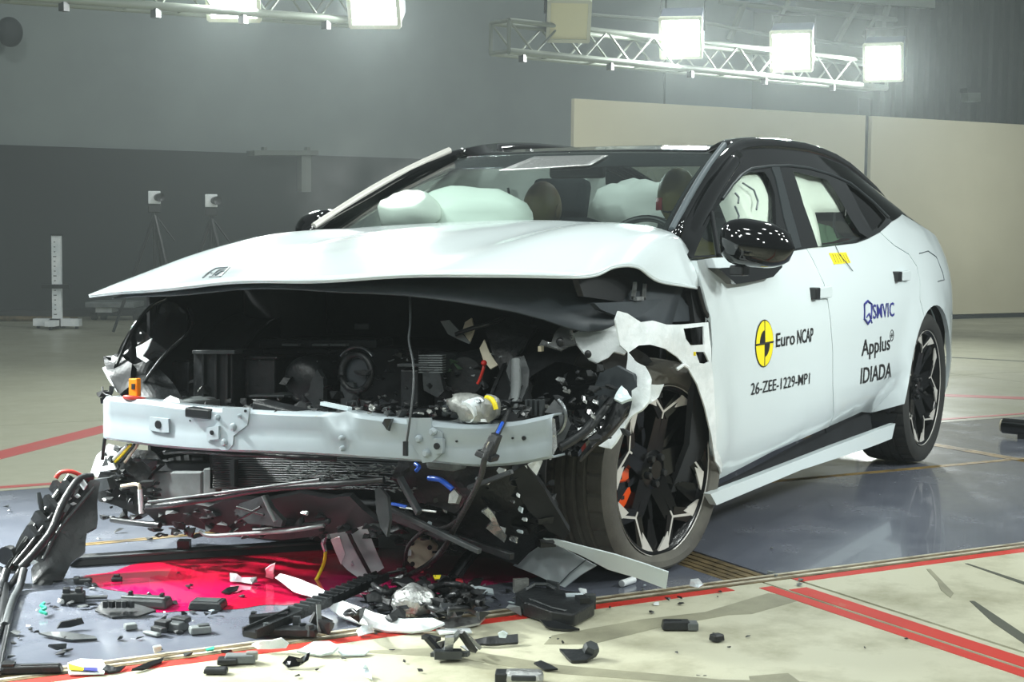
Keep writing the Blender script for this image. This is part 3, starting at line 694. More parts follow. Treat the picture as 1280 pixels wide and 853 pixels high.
# ---- dark inner body: sides with openings, floor pan, firewall, rear bulkhead, wheel houses
INN = [(.24, .24), (2.46, .24)]+arc(2.925, .36, .40, 190, -10, 18)+[(3.6, .32), (3.6, .98), (3.2, 1.1), (2.35, 1.09), (1.3, 1.0), (.34, 1.0), (.26, .9)]
for sd_ in (-1, 1): sidepanel('inner_side', INN, 'dark_matte', CAR, off=-.035, thick=.02, gap=0, step=.15, side=sd_)
mb = MB(); mb.box((1.55, 0, .24), (2.9, 1.62, .10)); mb.build('floor_pan', 'dark_matte', CAR)
MB().box((3.2, 0, .42), (.9, 1.3, .3)).build('boot_floor', 'dark_matte', CAR)
for s_ in (-1, 1):
    MB().grid([[(2.925+.42*math.cos(math.radians(a)), s_*y, .36+.42*math.sin(math.radians(a))) for y in (.58, .88)] for a in range(-12, 193, 12)]).build('wheel_house', 'dark_matte', CAR, smooth=60, solid=.01)
    MB().prism([(p[0]-2.925, p[1]) for p in arc(2.925, .36, .42, -12, 192, 16)], (2.925, s_*.57, 0), (1, 0, 0), (0, 0, 1), (0, .01*s_, 0)).build('wheel_house_wall', 'dark_matte', CAR)
MB().box((.22, 0, .62), (.05, 1.62, .72)).build('firewall', 'dark_matte', CAR)
MB().box((.44, 0, .96), (.46, 1.46, .06)).build('scuttle', 'satin_black', CAR, bevel=.02)
# dashboard
MB().prism([(0, 0), (.5, 0), (.5, -.16), (.38, -.3), (.05, -.3)], (.36, -.72, 1.0), (1, 0, 0), (0, 0, 1), (0, 1.44, 0)).build('dashboard', 'satin_black', CAR, bevel=.02)
# seats (backrest, cushion, headrest)
def seat(y, x=1.45, wide=.5):
    s_ = MB().grid([[(x-.02+.20*i/8+.05*abs(v)**2*-1, y+v*wide/2*(1-.12*(i/8)**2), .42+.72*i/8) for v in (-1, -.75, -.4, 0, .4, .75, 1)] for i in range(9)]).build('seat_back', 'cloth_seat', CAR, smooth=180, solid=.10)
    MB().box((x-.28, y, .42), (.52, wide, .15)).build('seat_cushion', 'cloth_seat', CAR, bevel=.03)
    MB().box((x+.20, y, 1.23), (.09, .27, .19), Matrix.Rotation(.25, 3, 'Y')).build('headrest', 'cloth_seat', CAR, bevel=.03)
seat(-.37); seat(.37)
MB().box((2.55, 0, .72), (.14, 1.3, .62), Matrix.Rotation(.3, 3, 'Y')).build('rear_seat_back', 'cloth_seat', CAR, bevel=.03)
MB().box((2.2, 0, .44), (.55, 1.3, .16)).build('rear_seat_cushion', 'cloth_seat', CAR, bevel=.03)
# steering wheel on the car's left
ctr = Vector((.93, -.37, .98)); ax = Vector((-1, 0, .42)).normalized()
st = MB().lathe([(.18+.014*math.cos(t*.785), .014*math.sin(t*.785)) for t in range(8)], ctr, ax, 40, closed=True).build('steering_wheel', 'satin_black', CAR, smooth=180)
MB().blob(ctr+ax*.0-Vector((0, 0, .06)), (.10, .19, .17), Matrix.Rotation(.4, 3, 'Y'), 20, 12, .12, 3).build('driver_airbag', 'airbag', CAR, smooth=180)
# airbags: passenger bag, curtain bags both sides, far-side white bag
MB().blob((.90, .40, 1.09), (.17, .34, .17), None, 24, 14, .22, 5).build('passenger_airbag', 'airbag_green', CAR, smooth=180)
MB().blob((.72, .54, 1.16), (.12, .13, .09), None, 20, 12, .15, 8).build('passenger_airbag_lobe', 'airbag', CAR, smooth=180)
MB().tube([XP(*p) for p in ((545, 281, .9), (552, 272, .9), (566, 263, .9), (585, 255, .9), (597, 256, .9), (612, 270, .9), (625, 277, .9))], .012, 8).build('airbag_seam', 'airbag', CAR, smooth=60)
MB().blob((1.95, .10, 1.14), (.14, .27, .20), None, 24, 14, .3, 11).build('centre_airbag', 'airbag', CAR, smooth=180)
def curtain(side):
    P = [(.95, 1.0), (1.02, 1.22), (1.2, 1.36), (1.5, 1.40), (2.0, 1.42), (2.45, 1.38), (2.62, 1.24), (2.60, 1.20), (2.05, 1.185), (1.74, 1.18), (1.6, .98), (1.2, .95)]
    V, T, B = fill(P, (), .07)
    def bulge(x, z): return .035*abs(math.sin(x*7.5+1.0))*abs(math.sin((z-.9)*6))
    fl_ = [S3(x, z, -.045+bulge(x, z)*.6, side) for x, z in V]; bk = [S3(x, z, -.09-bulge(x, z), side) for x, z in V]
    return skin(MB(), fl_, T, B, bk).build('curtain_airbag', 'airbag', CAR, smooth=180)
cb = curtain(-1); curtain(1)
for P in ([(922, 229), (936, 238), (941, 252), (939, 262)], [(912, 241), (917, 247), (916, 254)], [(912, 258), (917, 270), (914, 283)]):
    P = pxs(P, -.035); MB().tube([S3(x, z, -.014) for x, z in P], .004, 5).build('airbag_stitching', 'trim_grey', cb)
sidepanel('door_card', pxs([(1012, 279), (1046, 278), (1066, 283), (1083, 297), (1069, 303), (1022, 309)]), 'interior_green', CAR, off=-.10, thick=.02, gap=0)
MB().tube([XP(635, 235, 1.05), XP(637, 248, 1.05), XP(630, 262, 1.05), XP(627, 276, 1.05)], .006, 6).build('hanging_cable', 'cable', CAR, smooth=60)
MB().tube([SS_ for SS_ in [S3(*SS(1057, 266), -.05), S3(*SS(1057, 285), -.05), S3(*SS(1062, 298), -.05)]], .005, 6).build('hanging_cable', 'cable', CAR, smooth=60)
MB().box((1.12, 0, 1.34), (.05, .24, .07)).build('rear_view_mirror', 'satin_black', CAR, bevel=.012)

# ---- handles, mirror, sticker, flap
def handle(px, py):
    x, z = SS(px, py); p = S3(x, z)
    MB().box(p+Vector((-.055, -.004, 0)), (.05, .04, .046)).build('handle_pocket', 'satin_black', fdoor if px < 1060 else rdoor, bevel=.006)
    MB().prism([(-.09, .0), (-.085, .022), (.07, .026), (.085, .012), (.085, -.012), (.07, -.022), (-.085, -.02)], p+Vector((.035, -.002, 0)), (1, 0, 0), (0, 0, 1), (0, -.018, 0)).build('door_handle', 'paint', fdoor if px < 1060 else rdoor, bevel=.005)
handle(1022, 366.5); handle(1124, 345.5)
FLP = pxs([(1149, 317), (1160, 314), (1170, 321), (1178, 341), (1180, 350), (1172, 352), (1160, 335)])
sidetube('flap_gap', FLP[:6], .0025, 'trim_grey', rq, .001, seg=5)
st_ = sidepanel('yellow_sticker', pxs([(1036, 316.5), (1057, 315.5), (1063, 328.5), (1042, 330.5)]), 'sticker_yellow', rdoor, off=.002, thick=.0015, gap=0)
for k in range(6):
    a = 1039.5+k*3.3; sidetube('sticker_line', pxs([(a, 317.5), (a+5, 328.5)]), .0010, 'rail_rust', rdoor, .003, seg=4)
sidetube('sensor_wire', pxs([(1043, 307), (1048, 318), (1058, 330), (1065, 339)]), .0018, 'trim_grey', rdoor, .004, seg=5)
def wing_mirror(sd_):
    cx, cz = (.405, 1.06) if sd_ < 0 else (.80, 1.09); o = Vector((cx, sd_*1.055, cz))
    rows = []
    # cap outline: rounded front, tapering out to the tip
    for i in range(13):
        t = -1+i/6; r = []
        hh = .078*(1-abs(t)**3.2)**.5*(1-.12*t) if abs(t) < 1 else .002
        dp = .085*(1-abs(t)**2.6)**.5 if abs(t) < 1 else .003
        for k in range(16):
            a = 2*math.pi*k/16; ca, sa = math.cos(a), math.sin(a)
            ca = math.copysign(abs(ca)**.8, ca); sa = math.copysign(abs(sa)**.8, sa)
            r.append(o+Vector((-dp*ca*(1 if ca > 0 else .55)+.02*t, sd_*t*.122, hh*sa+.012*t*-1)))
        rows.append(r+[r[0]])
    mc = MB().grid(rows).build('wing_mirror', 'gloss_black', CAR, smooth=180)
    MB().box(o+Vector((.0, sd_*-.06, -.088)), (.06, .05, .035)).build('mirror_stalk', 'satin_black', mc, bevel=.006)
    return mc
mcap = wing_mirror(-1); wing_mirror(1)
sidepanel('mirror_foot', pxs([(885.5, 335), (925, 333), (966, 330), (966.5, 334), (955, 346), (930, 352), (908, 355)]), 'gloss_black', CAR, off=.035, thick=.04, gap=0)

# ---- lettering on the doors
def text_on_side(txt, name, p0, p1, hpx, material, parent, bold=False, squeeze=True):
    """flat print: baseline from pixel p0 to p1 on the skin, letter height hpx at the start"""
    c = bpy.data.curves.new('txt', 'FONT'); c.body = txt; c.size = 1; c.resolution_u = 3
    c.offset = .010 if bold else .004
    o = bpy.data.objects.new('txt', c); me = bpy.data.meshes.new_from_object(o)
    bm = bmesh.new(); bm.from_mesh(me); bmesh.ops.triangulate(bm, faces=bm.faces)
    vs = [v.co.copy() for v in bm.verts]; fs = [tuple(v.index for v in f.verts) for f in bm.faces]; bm.free(); bpy.data.meshes.remove(me); bpy.data.objects.remove(o); bpy.data.curves.remove(c)
    x0 = min(v.x for v in vs); x1 = max(v.x for v in vs); H = .70
    a = Vector(SS(*p0)); b = Vector(SS(*p1)); t = Vector(SS(p0[0]+hpx*.06, p0[1]-hpx)); hgt = abs(t.y-a.y); d = b-a
    V = []
    for v in vs:
        q = a+d*((v.x-x0)/(x1-x0)); V.append(S3(q.x, q.y+hgt*v.y/H, .0022))
    n = len(V); back = [p+Vector((0, .0015, 0)) for p in V]
    mb = MB().add(V, fs); return mb.build(name, material, parent)
text_on_side('Euro', 'door_lettering', (969.5, 434), (993, 430.3), 17.5, 'black_ink', fdoor, True); text_on_side('NCAP', 'door_lettering', (996, 430), (1016, 426.5), 17.5, 'black_ink', fdoor, True)
text_on_side('26-ZEE-1229-MP1', 'door_number', (938, 494), (1011.5, 479.5), 15, 'black_ink', fdoor)
text_on_side('SMVIC', 'door_lettering', (1091, 398.5), (1117.5, 395), 18, 'navy_ink', rdoor, True)
text_on_side('Applus', 'door_lettering', (1076.5, 445), (1112, 437), 20, 'black_ink', rdoor, True)
text_on_side('IDIADA', 'door_lettering', (1075, 480), (1113.5, 471.5), 20, 'black_ink', rdoor, True)
def sideshape(name, pts, material, parent, off):
    V, T, B = fill(pts, (), .05); return MB().add([S3(x, z, off) for x, z in V], T).build(name, material, parent)
cx, cz = SS(955, 429.5); R_ = abs(SS(955, 399.5)[1]-cz)
sideshape('crash_mark_rim', arc(cx, cz, R_, 0, 350, 35), 'black_ink', fdoor, .0020)
sideshape('crash_mark_disc', arc(cx, cz, R_*.95, 0, 350, 35), 'sticker_yellow', fdoor, .0030)
for a0 in (90, 270):
    sideshape('crash_mark_quarter', [(cx, cz)]+arc(cx, cz, R_*.56, a0, a0+90, 10), 'black_ink', fdoor, .0040)
sidetube('crash_mark_line', [(cx-R_*.95, cz-.001), (cx, cz), (cx+R_*.95, cz+.001)], .0035, 'black_ink', fdoor, .0035, seg=4); sidetube('crash_mark_line', [(cx, cz-R_*.95), (cx, cz), (cx, cz+R_*.95)], .0018, 'black_ink', fdoor, .0035, seg=4)
# hexagon emblem beside the navy lettering, circled plus after the second line
hx = pxs([(1080, 381), (1084.5, 376.5), (1089, 380), (1088.5, 399), (1084.5, 405), (1080, 399)])
sidetube('door_emblem', hx+[hx[0]], .006, 'navy_ink', rdoor, .001, seg=4)
sidetube('door_emblem', pxs([(1083, 397), (1086, 392), (1089.5, 404)]), .004, 'navy_ink', rdoor, .001, seg=4)
ex, ez = SS(1114.5, 419.5); er = .024
ring = arc(ex, ez, er, 0, 360, 24); sidetube('door_emblem', ring, .0022, 'black_ink', rdoor, .001, seg=4)
sidetube('door_emblem', [(ex-.011, ez), (ex+.011, ez)], .0024, 'black_ink', rdoor, .001, seg=4); sidetube('door_emblem', [(ex, ez-.011), (ex, ez+.011)], .0024, 'black_ink', rdoor, .001, seg=4)

# ---- wheels
def wheel_meshes():
    """built around the origin, axle along -y (outer face at -y)"""
    out = {}
    R, Wd, rr = .362, .255, .272
    prof = []           # (radius, y, tread position or None)
    outer = [(rr, -.105), (rr+.012, -.122), (.305, -.131), (.335, -.128), (.352, -.116)]
    tread = [(.3605, -.108+.216*i/36) for i in range(37)]
    full = [(r, y, None) for r, y in outer]+[(r, y, i/36) for i, (r, y) in enumerate(tread)]+[(r, -y, None) for r, y in outer[::-1]]
    seg = 210; vs = []; fs = []; n = len(full)
    grooves = (.22, .40, .60, .78)
    for k in range(seg):
        t = 2*math.pi*k/seg
        for r, y, q in full:
            if q is not None:
                r = r-.006*abs(q-.5)**2*4
                if any(abs(q-g) < .022 for g in grooves): r -= .010
                elif q < .2 or q > .8:
                    if k % 6 == 0: r -= .006
                elif (k+int(q*16)) % 9 == 0 and .26 < q < .74 and not .46 < q < .54: r -= .004
            vs.append((r*math.cos(t), y, r*math.sin(t)))
    for k in range(seg):
        k2 = (k+1) % seg
        for i in range(n-1): fs.append((k*n+i, k2*n+i, k2*n+i+1, k*n+i+1))
    out['tyre'] = MB().add(vs, fs)
    # barrel + outer lip
    out['rim_barrel'] = MB().lathe([(.150, .08), (.235, .07), (.245, -.06), (.262, -.095), (.275, -.108), (.272, -.116), (.262, -.112), (.250, -.09), (.240, -.05)], (0, 0, 0), (0, 1, 0), 64)
    out['rim_lip'] = MB().lathe([(.2740, -.113), (.2755, -.117), (.2750, -.119), (.2730, -.117)], (0, 0, 0), (0, 1, 0), 64, closed=True)
    hub = MB(); hub.lathe([(0, -.088), (.030, -.088), (.034, -.082), (.060, -.078), (.078, -.066), (.08, -.03), (0, -.03)], (0, 0, 0), (0, 1, 0), 30); out['hub'] = hub
    sp = MB(); sv = None; inl = []; wdg = []
    def P(r, deg): return (r*math.sin(math.radians(deg)), r*math.cos(math.radians(deg)))     # deg clockwise from top, x to the tail
    Y = lambda r: -.080-.026*(r/.27)**1.5
    def beam(p, q, wd, mb, y0, y1, dp):
        a, b = Vector((p[0], p[1])), Vector((q[0], q[1])); d = (b-a).normalized(); s = Vector((-d.y, d.x))
        w0, w1 = wd if isinstance(wd, tuple) else (wd, wd)
        c = [a+s*w0/2, b+s*w1/2, b-s*w1/2, a-s*w0/2]; yy = [y0, y1, y1, y0]
        fr_ = [(v.x, y, v.y) for v, y in zip(c, yy)]; bk = [(v.x, y+dp, v.y) for v, y in zip(c, yy)]
        mb.add(fr_+bk, [(0, 1, 2, 3), (7, 6, 5, 4), (0, 4, 5, 1), (1, 5, 6, 2), (2, 6, 7, 3), (3, 7, 4, 0)])
    nodes = [7+72*k for k in range(5)]
    for A in nodes:
        nd = P(.188, A); sv = MB(); inl.append(sv)
        for s_ in (-1, 1):
            beam(P(.045, A+s_*30), P(.19, A+s_*6), (.050, .034), sp, -.072, Y(.19), .04)          # paired spokes
            beam(P(.180, A+s_*3), P(.268, A+s_*20), (.040, .052), sp, Y(.19), -.108, .04)          # arms to the rim
            beam(P(.150, A+s_*36), P(.262, A+s_*33), (.020, .044), sp, -.076, -.100, .03)
            # silver inlay on the arm and the wedge at the rim
            beam(nd, P(.266, A+s_*21.5), (.0075, .009), sv, Y(.188)-.001, -.1105, .004)
            w3 = [P(.271, A+s_*19), P(.271, A+s_*35), P(.212, A+s_*15)]; y3 = [-.111, -.111, -.1035]
            wd_ = MB(); wdg.append(wd_); wd_.add([(x, y, z) for (x, z), y in zip(w3, y3)]+[(x, y+.006, z) for (x, z), y in zip(w3, y3)], [(0, 1, 2), (5, 4, 3), (0, 3, 4, 1), (1, 4, 5, 2), (2, 5, 3, 0)])
        beam(nd, P(.166, A), (.0075, .006), sv, Y(.188)-.001, Y(.166)-.001, .004)
        beam(P(.075, A+36), P(.16, A+36), (.03, .016), sp, -.066, -.084, .03)
    out['spokes'] = sp; out['spoke_inlay'] = inl; out['rim_wedge'] = wdg
    lg = []
    for k in range(5):
        x, z = P(.046, 36+72*k); lg.append(MB().lathe([(0, -.095), (.010, -.095), (.0125, -.090), (.0125, -.076)], (x, 0, z), (0, 1, 0), 12))
    out['lugs'] = lg
    out['disc'] = MB().lathe([(.07, .0), (.185, .0), (.185, .028), (.07, .028)], (0, 0, 0), (0, 1, 0), 48, closed=True)
    return out
WM = wheel_meshes()
def put_wheel(cx, cy, cz, steer, flat, tyre_mat, cal=False, left=True, camber=0):
    R = Matrix.Rotation(steer, 4, 'Z') @ Matrix.Rotation(camber, 4, 'X'); M4 = Matrix.Translation((cx, cy, cz)) @ R
    if not left: M4 = M4 @ Matrix.Rotation(math.pi, 4, 'Z')
    def mk(mb, name, mm, par, smooth=40, lim=False):
        q = MB(); q.f = mb.f; q.v = []
        for v in mb.v:
            p = M4 @ Vector(v)
            if lim:                                                    # deflated tyre: flattened on the floor, bulging out
                if p.z < .075:
                    k = (0.075-p.z)/.12; p = p+(M4.to_3x3() @ Vector((0, math.copysign(.022*k, v[1]), 0))); p.z = max(.004, .075-(.075-p.z)*.62)
            p.z = max(p.z, .002)
            q.v.append(p)
        return q.build(name, mm, par, smooth=smooth)
    ty = mk(WM['tyre'], 'wheel', tyre_mat, CAR, 30, flat)
    rb = mk(WM['rim_barrel'], 'rim_barrel', 'rim_black', ty); mk(WM['rim_lip'], 'rim_lip', 'rim_silver', ty); mk(WM['hub'], 'wheel_hub', 'rim_black', ty)
    mk(WM['spokes'], 'spokes', 'rim_black', ty, None); [mk(q_, n_, 'rim_silver', ty, None) for n_ in ('spoke_inlay', 'rim_wedge') for q_ in WM[n_]]
    for l in WM['lugs']: mk(l, 'lug_nut', 'satin_black', ty)
    mk(WM['disc'], 'brake_disc', 'disc', ty)
    if cal:
        pts = arc(0, 0, .222, 90-236, 90-304, 10); pin = arc(0, 0, .128, 90-304, 90-236, 10)
        co = mk(MB().prism(pts+pin, (0, -.066, 0), (1, 0, 0), (0, 0, 1), (0, .10, 0)), 'brake_caliper', 'caliper', ty, None)
        for k in range(5):
            c0 = 90-(246+k*11); mk(MB().box((.176*math.cos(math.radians(c0)), -.067, .176*math.sin(math.radians(c0))), (.016, .002, .012)), 'caliper_mark', 'black_ink', co, None)
    return ty
WFL = put_wheel(0.135, -.752, .332, -math.radians(7.5), True, 'rubber_lit', True)
WFR = put_wheel(0.05, .80, .362, math.radians(-4), False, 'rubber', left=False)
put_wheel(2.925, -.805, .362, 0, False, 'rubber', True); put_wheel(2.925, .805, .362, 0, False, 'rubber', left=False)

# ---- bonnet
Fc = [(.84, -.70, .868), (.62, -.77, .890), (.43, -.79, .905), (.10, -.79, .936), (-.12, -.76, .947), (-.40, -.675, .964), (-.60, -.60, .968), (-.80, -.455, .968), (-.845, -.34, .972), (-.865, -.25, .995), (-.885, -.14, .993), (-.90, -.02, .948), (-.922, .22, .918)]
Rc = [(.80, .40, 1.05), (.70, .43, 1.085), (.50, .47, 1.10), (.25, .50, 1.118), (.0, .50, 1.13), (-.25, .47, 1.132), (-.42, .45, 1.125), (-.56, .42, 1.12), (-.66, .40, 1.112), (-.73, .38, 1.10), (-.79, .36, 1.08), (-.84, .34, 1.03), (-.90, .28, .945)]
def cr(P, t):
    """smooth curve through points, t 0..1"""
    n = len(P)-1; f = min(t*n, n-1e-6); i = int(f); u = f-i
    p0, p1, p2, p3 = [Vector(P[max(0, min(n, i+k))]) for k in (-1, 0, 1, 2)]
    return .5*((2*p1)+(p2-p0)*u+(2*p0-5*p1+4*p2-p3)*u*u+(3*p1-p0-3*p2+p3)*u**3)
Fc3 = [(x, y, z) for y, x, z in Fc]; Rc3 = [(x, y, z) for y, x, z in Rc]
def bon(s, t):
    a, b = cr(Fc3, t), cr(Rc3, t); p = a+(b-a)*s
    L = (b-a).length
    nose = (1-(1-s)**2.2)-s                                       # quick rise behind the leading edge
    p.z += nose*.115*min(1, L/.9)
    y = p.y
    crown = math.exp(-((abs(y)-.62)/.15)**2)*.028*math.sin(math.pi*min(1, s*1.05)); valley = math.exp(-((abs(y)-.40)/.12)**2)*.014*math.sin(math.pi*s)
    p.z += crown-valley
    k = max(0, (abs(y)-.78)/.14); p.z -= .02*k*math.sin(math.pi*s)
    p.z += .006*noise.noise(Vector((p.x*3, p.y*3, 1)))
    return p
NB, NT = 26, 60
bonnet = MB().grid([[bon(i/NB, j/NT) for j in range(NT+1)] for i in range(NB+1)]).build('bonnet', 'paint', CAR, smooth=180, solid=.006)
# folded hem under the leading edge
MB().tube([bon(0, j/NT)+Vector((.006, 0, -.004)) for j in range(NT+1)], .004, 8).build('bonnet_hem', 'paint_inner', bonnet, smooth=180)
# inner panel, dark, sagging on the struck side
SAG = pchip([(-.92, .15), (-.86, .15), (-.70, .10), (-.45, .052), (-.27, .028), (.0, .008), (.9, .0)])
def bin_(s, t):
    p = bon(.03+s*.92, t); sag = .012+SAG(p.y)*(1-s)**1.3
    return p+Vector((.03, 0, -sag-.015))
inner = MB().grid([[bin_(i/12, .03+.90*j/36) for j in range(37)] for i in range(13)]).build('bonnet_inner_panel', 'liner', bonnet, smooth=180, solid=.006)
# badge: outlined square with a slashed figure
def on_bon(px, py):
    best = None
    d = RAY(px, py)
    for i in range(0, 90):
        for j in range(20, 70):
            p = bon(i/160, j/160+0.0); q = p-CAM; t = q.dot(d)/d.dot(d); e = (q-d*t).length
            if best is None or e < best[0]: best = (e, i/160, j/160)
    return best[1], best[2]
def bp_(px, py):
    s0, t0 = on_bon(px, py); d = RAY(px, py); best = None
    for i in range(-6, 7):
        for j in range(-6, 7):
            a_, b_ = max(0, s0+i/1000), t0+j/1000; p = bon(a_, b_); q = p-CAM; t = q.dot(d)/d.dot(d); e = (q-d*t).length
            if best is None or e < best[0]: best = (e, p)
    return best[1]+Vector((-.002, -.001, .0045))
for L in ([(254, 348.5), (262, 342), (270, 337.5), (287, 336), (280, 343), (276, 348)], [(262, 342), (268, 343.5), (262, 348)], [(262, 348), (276, 348)], [(268, 343.5), (274, 339.5), (283, 338.5)], [(270, 346), (276, 341.5), (281, 341)], [(268, 343.5), (273, 344.5)]):
    MB().tube([bp_(*q) for q in L], .0030, 5).build('bonnet_badge', 'trim_grey', bonnet)
# ================================================================== SMASHED NOSE (parts of the car)
def xbeam(px):
    return pchip([(130, -.72), (184, -.775), (258, -.83), (314, -.85), (378, -.855), (427, -.85), (500, -.82), (583, -.755), (633, -.71), (690, -.635)])(px)
topL = pchip([(130, 498), (184, 503), (225, 509), (258, 512), (314, 515), (378, 518), (420, 519), (428, 516.5), (438, 519), (491, 526), (539, 531), (583, 534), (633, 531), (690, 520)])
botL = pchip([(130, 549), (204, 559), (277, 564), (369, 567), (450, 572), (542, 578), (602, 583), (646, 580), (690, 572)])
rows = []
for k in range(57):
    px = 130+k*10; x = xbeam(px); t = XP(px, topL(px), x); b = XP(px, botL(px), x); h = t-b
    dent = .012*math.exp(-((px-428)/14)**2); F = Vector((1, 0, 0))
    rows.append([t+F*.075, t+F*.012+Vector((0, 0, .002)), t-h*.06+F*(dent), t-h*.34+F*dent*.5, t-h*.37+F*.0015, t-h*.62+F*.0015, t-h*.65+F*dent*.4, b+h*.06, b+F*.012, b+F*.075])
beam = MB().grid(rows).build('bumper_beam', 'beam_paint', CAR, smooth=40, solid=.006)
def onbeam(px, py, off=.006): return XP(px, py, xbeam(px)-off)
def plate(name, pts, off=.008, material='beam_paint', th=.006, parent=None):
    V, T, B = fill(pts, (), 9); f = [onbeam(a, b, off) for a, b in V]; bk = [p+Vector((th, 0, 0)) for p in f]
    return skin(MB(), f, T, B, bk).build(name, material, parent or beam)
plate('bracket_plate', [(278.7, 510), (312, 510), (309, 532), (301, 538), (292, 545), (291, 556), (285, 563), (277, 563), (271, 560), (270, 554), (258.6, 552), (258.6, 535), (268, 533), (275, 525)])
plate('bracket_plate', [(508, 523), (538.6, 523), (539, 534), (553, 542), (553, 567), (541, 577), (528, 579), (524, 570), (511, 550)])
plate('bracket_boss', [(258.6, 535), (273, 533), (273, 549), (258.6, 551)], .018, th=.012); plate('bracket_boss', [(541, 549), (553, 549), (553, 567), (541, 567)], .018, th=.012)
plate('tow_eye_plate', [(187, 521.5), (210, 524), (211, 541), (203, 541), (186, 538)], .014, th=.012)
for px, py, r in ((291.6, 534, .012), (271.5, 522, .009), (280.5, 553.5, .012), (300, 520, .006), (541, 540, .011), (523.6, 549, .011), (533, 567, .012), (427, 548, .008), (428, 561, .008)):
    MB().lathe([(0, -.011), (r*.6, -.010), (r, -.002), (r, .004)], onbeam(px, py, .010), (1, 0, .0), 14).build('bolt', 'beam_paint', beam, smooth=50)
for px, py, r in ((198, 531, .013), (265, 541, .007), (546, 558, .009), (307, 514, .004), (655, 548, .006), (641, 548, .003), (571, 552, .003), (238, 526, .003)):
    MB().lathe([(0, -.003), (r, -.003), (r, .002)], onbeam(px, py, .016 if px in (198,) else .019 if px in (265, 546) else .009 if px == 307 else .003), (1, 0, 0), 16).build('hole', 'satin_black', beam)
plate('rust_streak', [(393, 520), (397, 520), (398, 552), (393, 556)], .0012, 'beige', .0008)
bentsheet(MB(), [(684, 520, -.63), (694, 524, -.60), (697, 560, -.60), (690, 575, -.63)], 'x', .006, .006).build('beam_end_cap', 'crumpled_metal', beam)
for y in (.52, -.52):
    MB().box((-.36, y, .47), (.60, .10, .13)).build('crash_box', 'mid_grey', CAR, bevel=.01)
# cable and plug dangling over the beam
def cab(name, L, r, material='cable', parent=None, seg=8): 
    P = [XP(*p) for p in L]; n = len(P); S = [cr([tuple(q) for q in P], i/(n*5)) for i in range(n*5+1)]
    return MB().tube(S, r, seg).build(name, material, parent or CAR, smooth=60)
cab('wiring_loom', [(634, 515, -.66), (628, 530, -.72), (620, 546, -.79), (607, 570, -.86), (601, 596, -.84), (588, 624, -.78), (571, 655, -.70), (556, 684, -.60), (535, 706, -.50), (505, 722, -.45), (478, 734, -.44)], .0085)
cab('wiring_loom', [(575, 648, -.72), (556, 660, -.68), (530, 664, -.64), (510, 684, -.56), (507, 704, -.48)], .006)
cab('plug_lead', [(628, 529, -.74), (622, 541, -.79), (619, 549, -.80)], .005, 'blue_glow_plastic')
pc = XP(615, 556, -.815); d = (XP(620, 544, -.80)-XP(608, 571, -.82)).normalized()
R_ = Matrix((d.cross(Vector((1, 0, 0))).normalized(), Vector((1, 0, 0)), d)).transposed()
pl_ = MB().box(pc, (.036, .03, .062), R_, (.8, .8)).build('cable_plug', 'dark_plastic', CAR, bevel=.004); MB().box(pc-d*.032, (.056, .04, .018), R_).build('plug_flange', 'satin_black', pl_, bevel=.004); MB().box(pc+Vector((-.016, .0, 0)), (.010, .004, .016), R_).build('plug_label', 'beige', pl_)
cab('bonnet_cable', [(512, 362, -.5), (513, 400, -.6), (511, 425, -.68), (516, 452, -.75), (517, 480, -.80), (513, 520, -.84), (509, 550, -.845), (507, 566, -.845)], .0032, 'grey_plastic')
MB().box(XP(507, 561, -.85), (.01, .012, .04)).build('cable_end', 'satin_black', CAR)

# ---- engine bay fittings
def bx(name, x0, y0, x1, y1, x, depth, material='dark_plastic', parent=None, bev=.006):
    P = [XP(x0, y0, x), XP(x1, y0, x), XP(x1, y1, x), XP(x0, y1, x)]; D = Vector((depth, 0, 0))
    return MB().add(P+[p+D for p in P], [(0, 1, 2, 3), (7, 6, 5, 4), (0, 4, 5, 1), (1, 5, 6, 2), (2, 6, 7, 3), (3, 7, 4, 0)]).build(name, material, parent or CAR, bevel=bev)
MB().box((-.02, 0, .34), (.62, 1.0, .30)).build('drive_unit', 'dark_matte', CAR, bevel=.03)
MB().box((.0, 0, .60), (.40, 1.2, .22)).build('battery_tray', 'dark_matte', CAR, bevel=.02)
MB().box((-.22, 0, .20), (.5, 1.0, .05)).build('subframe', 'dark_matte', CAR, bevel=.02)
for s_ in (-1, 1):
    MB().grid([[(.0+.43*math.cos(math.radians(a)), s_*y, .36+.43*math.sin(math.radians(a))) for y in (.52, .74)] for a in range(-5, 186, 10)]).build('wheel_liner', 'dark_matte', CAR, smooth=60, solid=.01)
    MB().prism([(p[0], p[1]) for p in arc(0, .36, .44, -8, 188, 18)], (0, s_*.52, 0), (1, 0, 0), (0, 0, 1), (0, .012, 0)).build('wheel_liner_wall', 'dark_matte', CAR)
MB().lathe([(0, 0), (.13, 0), (.15, -.05), (.15, -.22), (.10, -.24), (0, -.24)], (.02, .60, .92), (0, 0, 1), 28).build('strut_tower', 'dark_matte', CAR, smooth=50)
MB().lathe([(0, 0), (.13, 0), (.15, -.05), (.15, -.22), (.10, -.24), (0, -.24)], (.02, -.60, .86), (0, 0, 1), 28).build('strut_tower', 'dark_matte', CAR, smooth=50)
t_ = bx('coolant_tank', 241, 440, 290, 512, -.48, .16)
for q in (252, 268, 282): bx('tank_rib', q, 441, q+2.5, 511, -.495, .02, 'satin_black', t_, .002)
bx('tank_rib', 240, 438, 293, 443, -.50, .04, 'grey_plastic', t_, .002)
bx('fuse_box', 306, 449, 343, 497, -.42, .14, 'dark_plastic'); bx('fuse_box_lid', 303, 446, 346, 450, -.43, .16, 'satin_black')
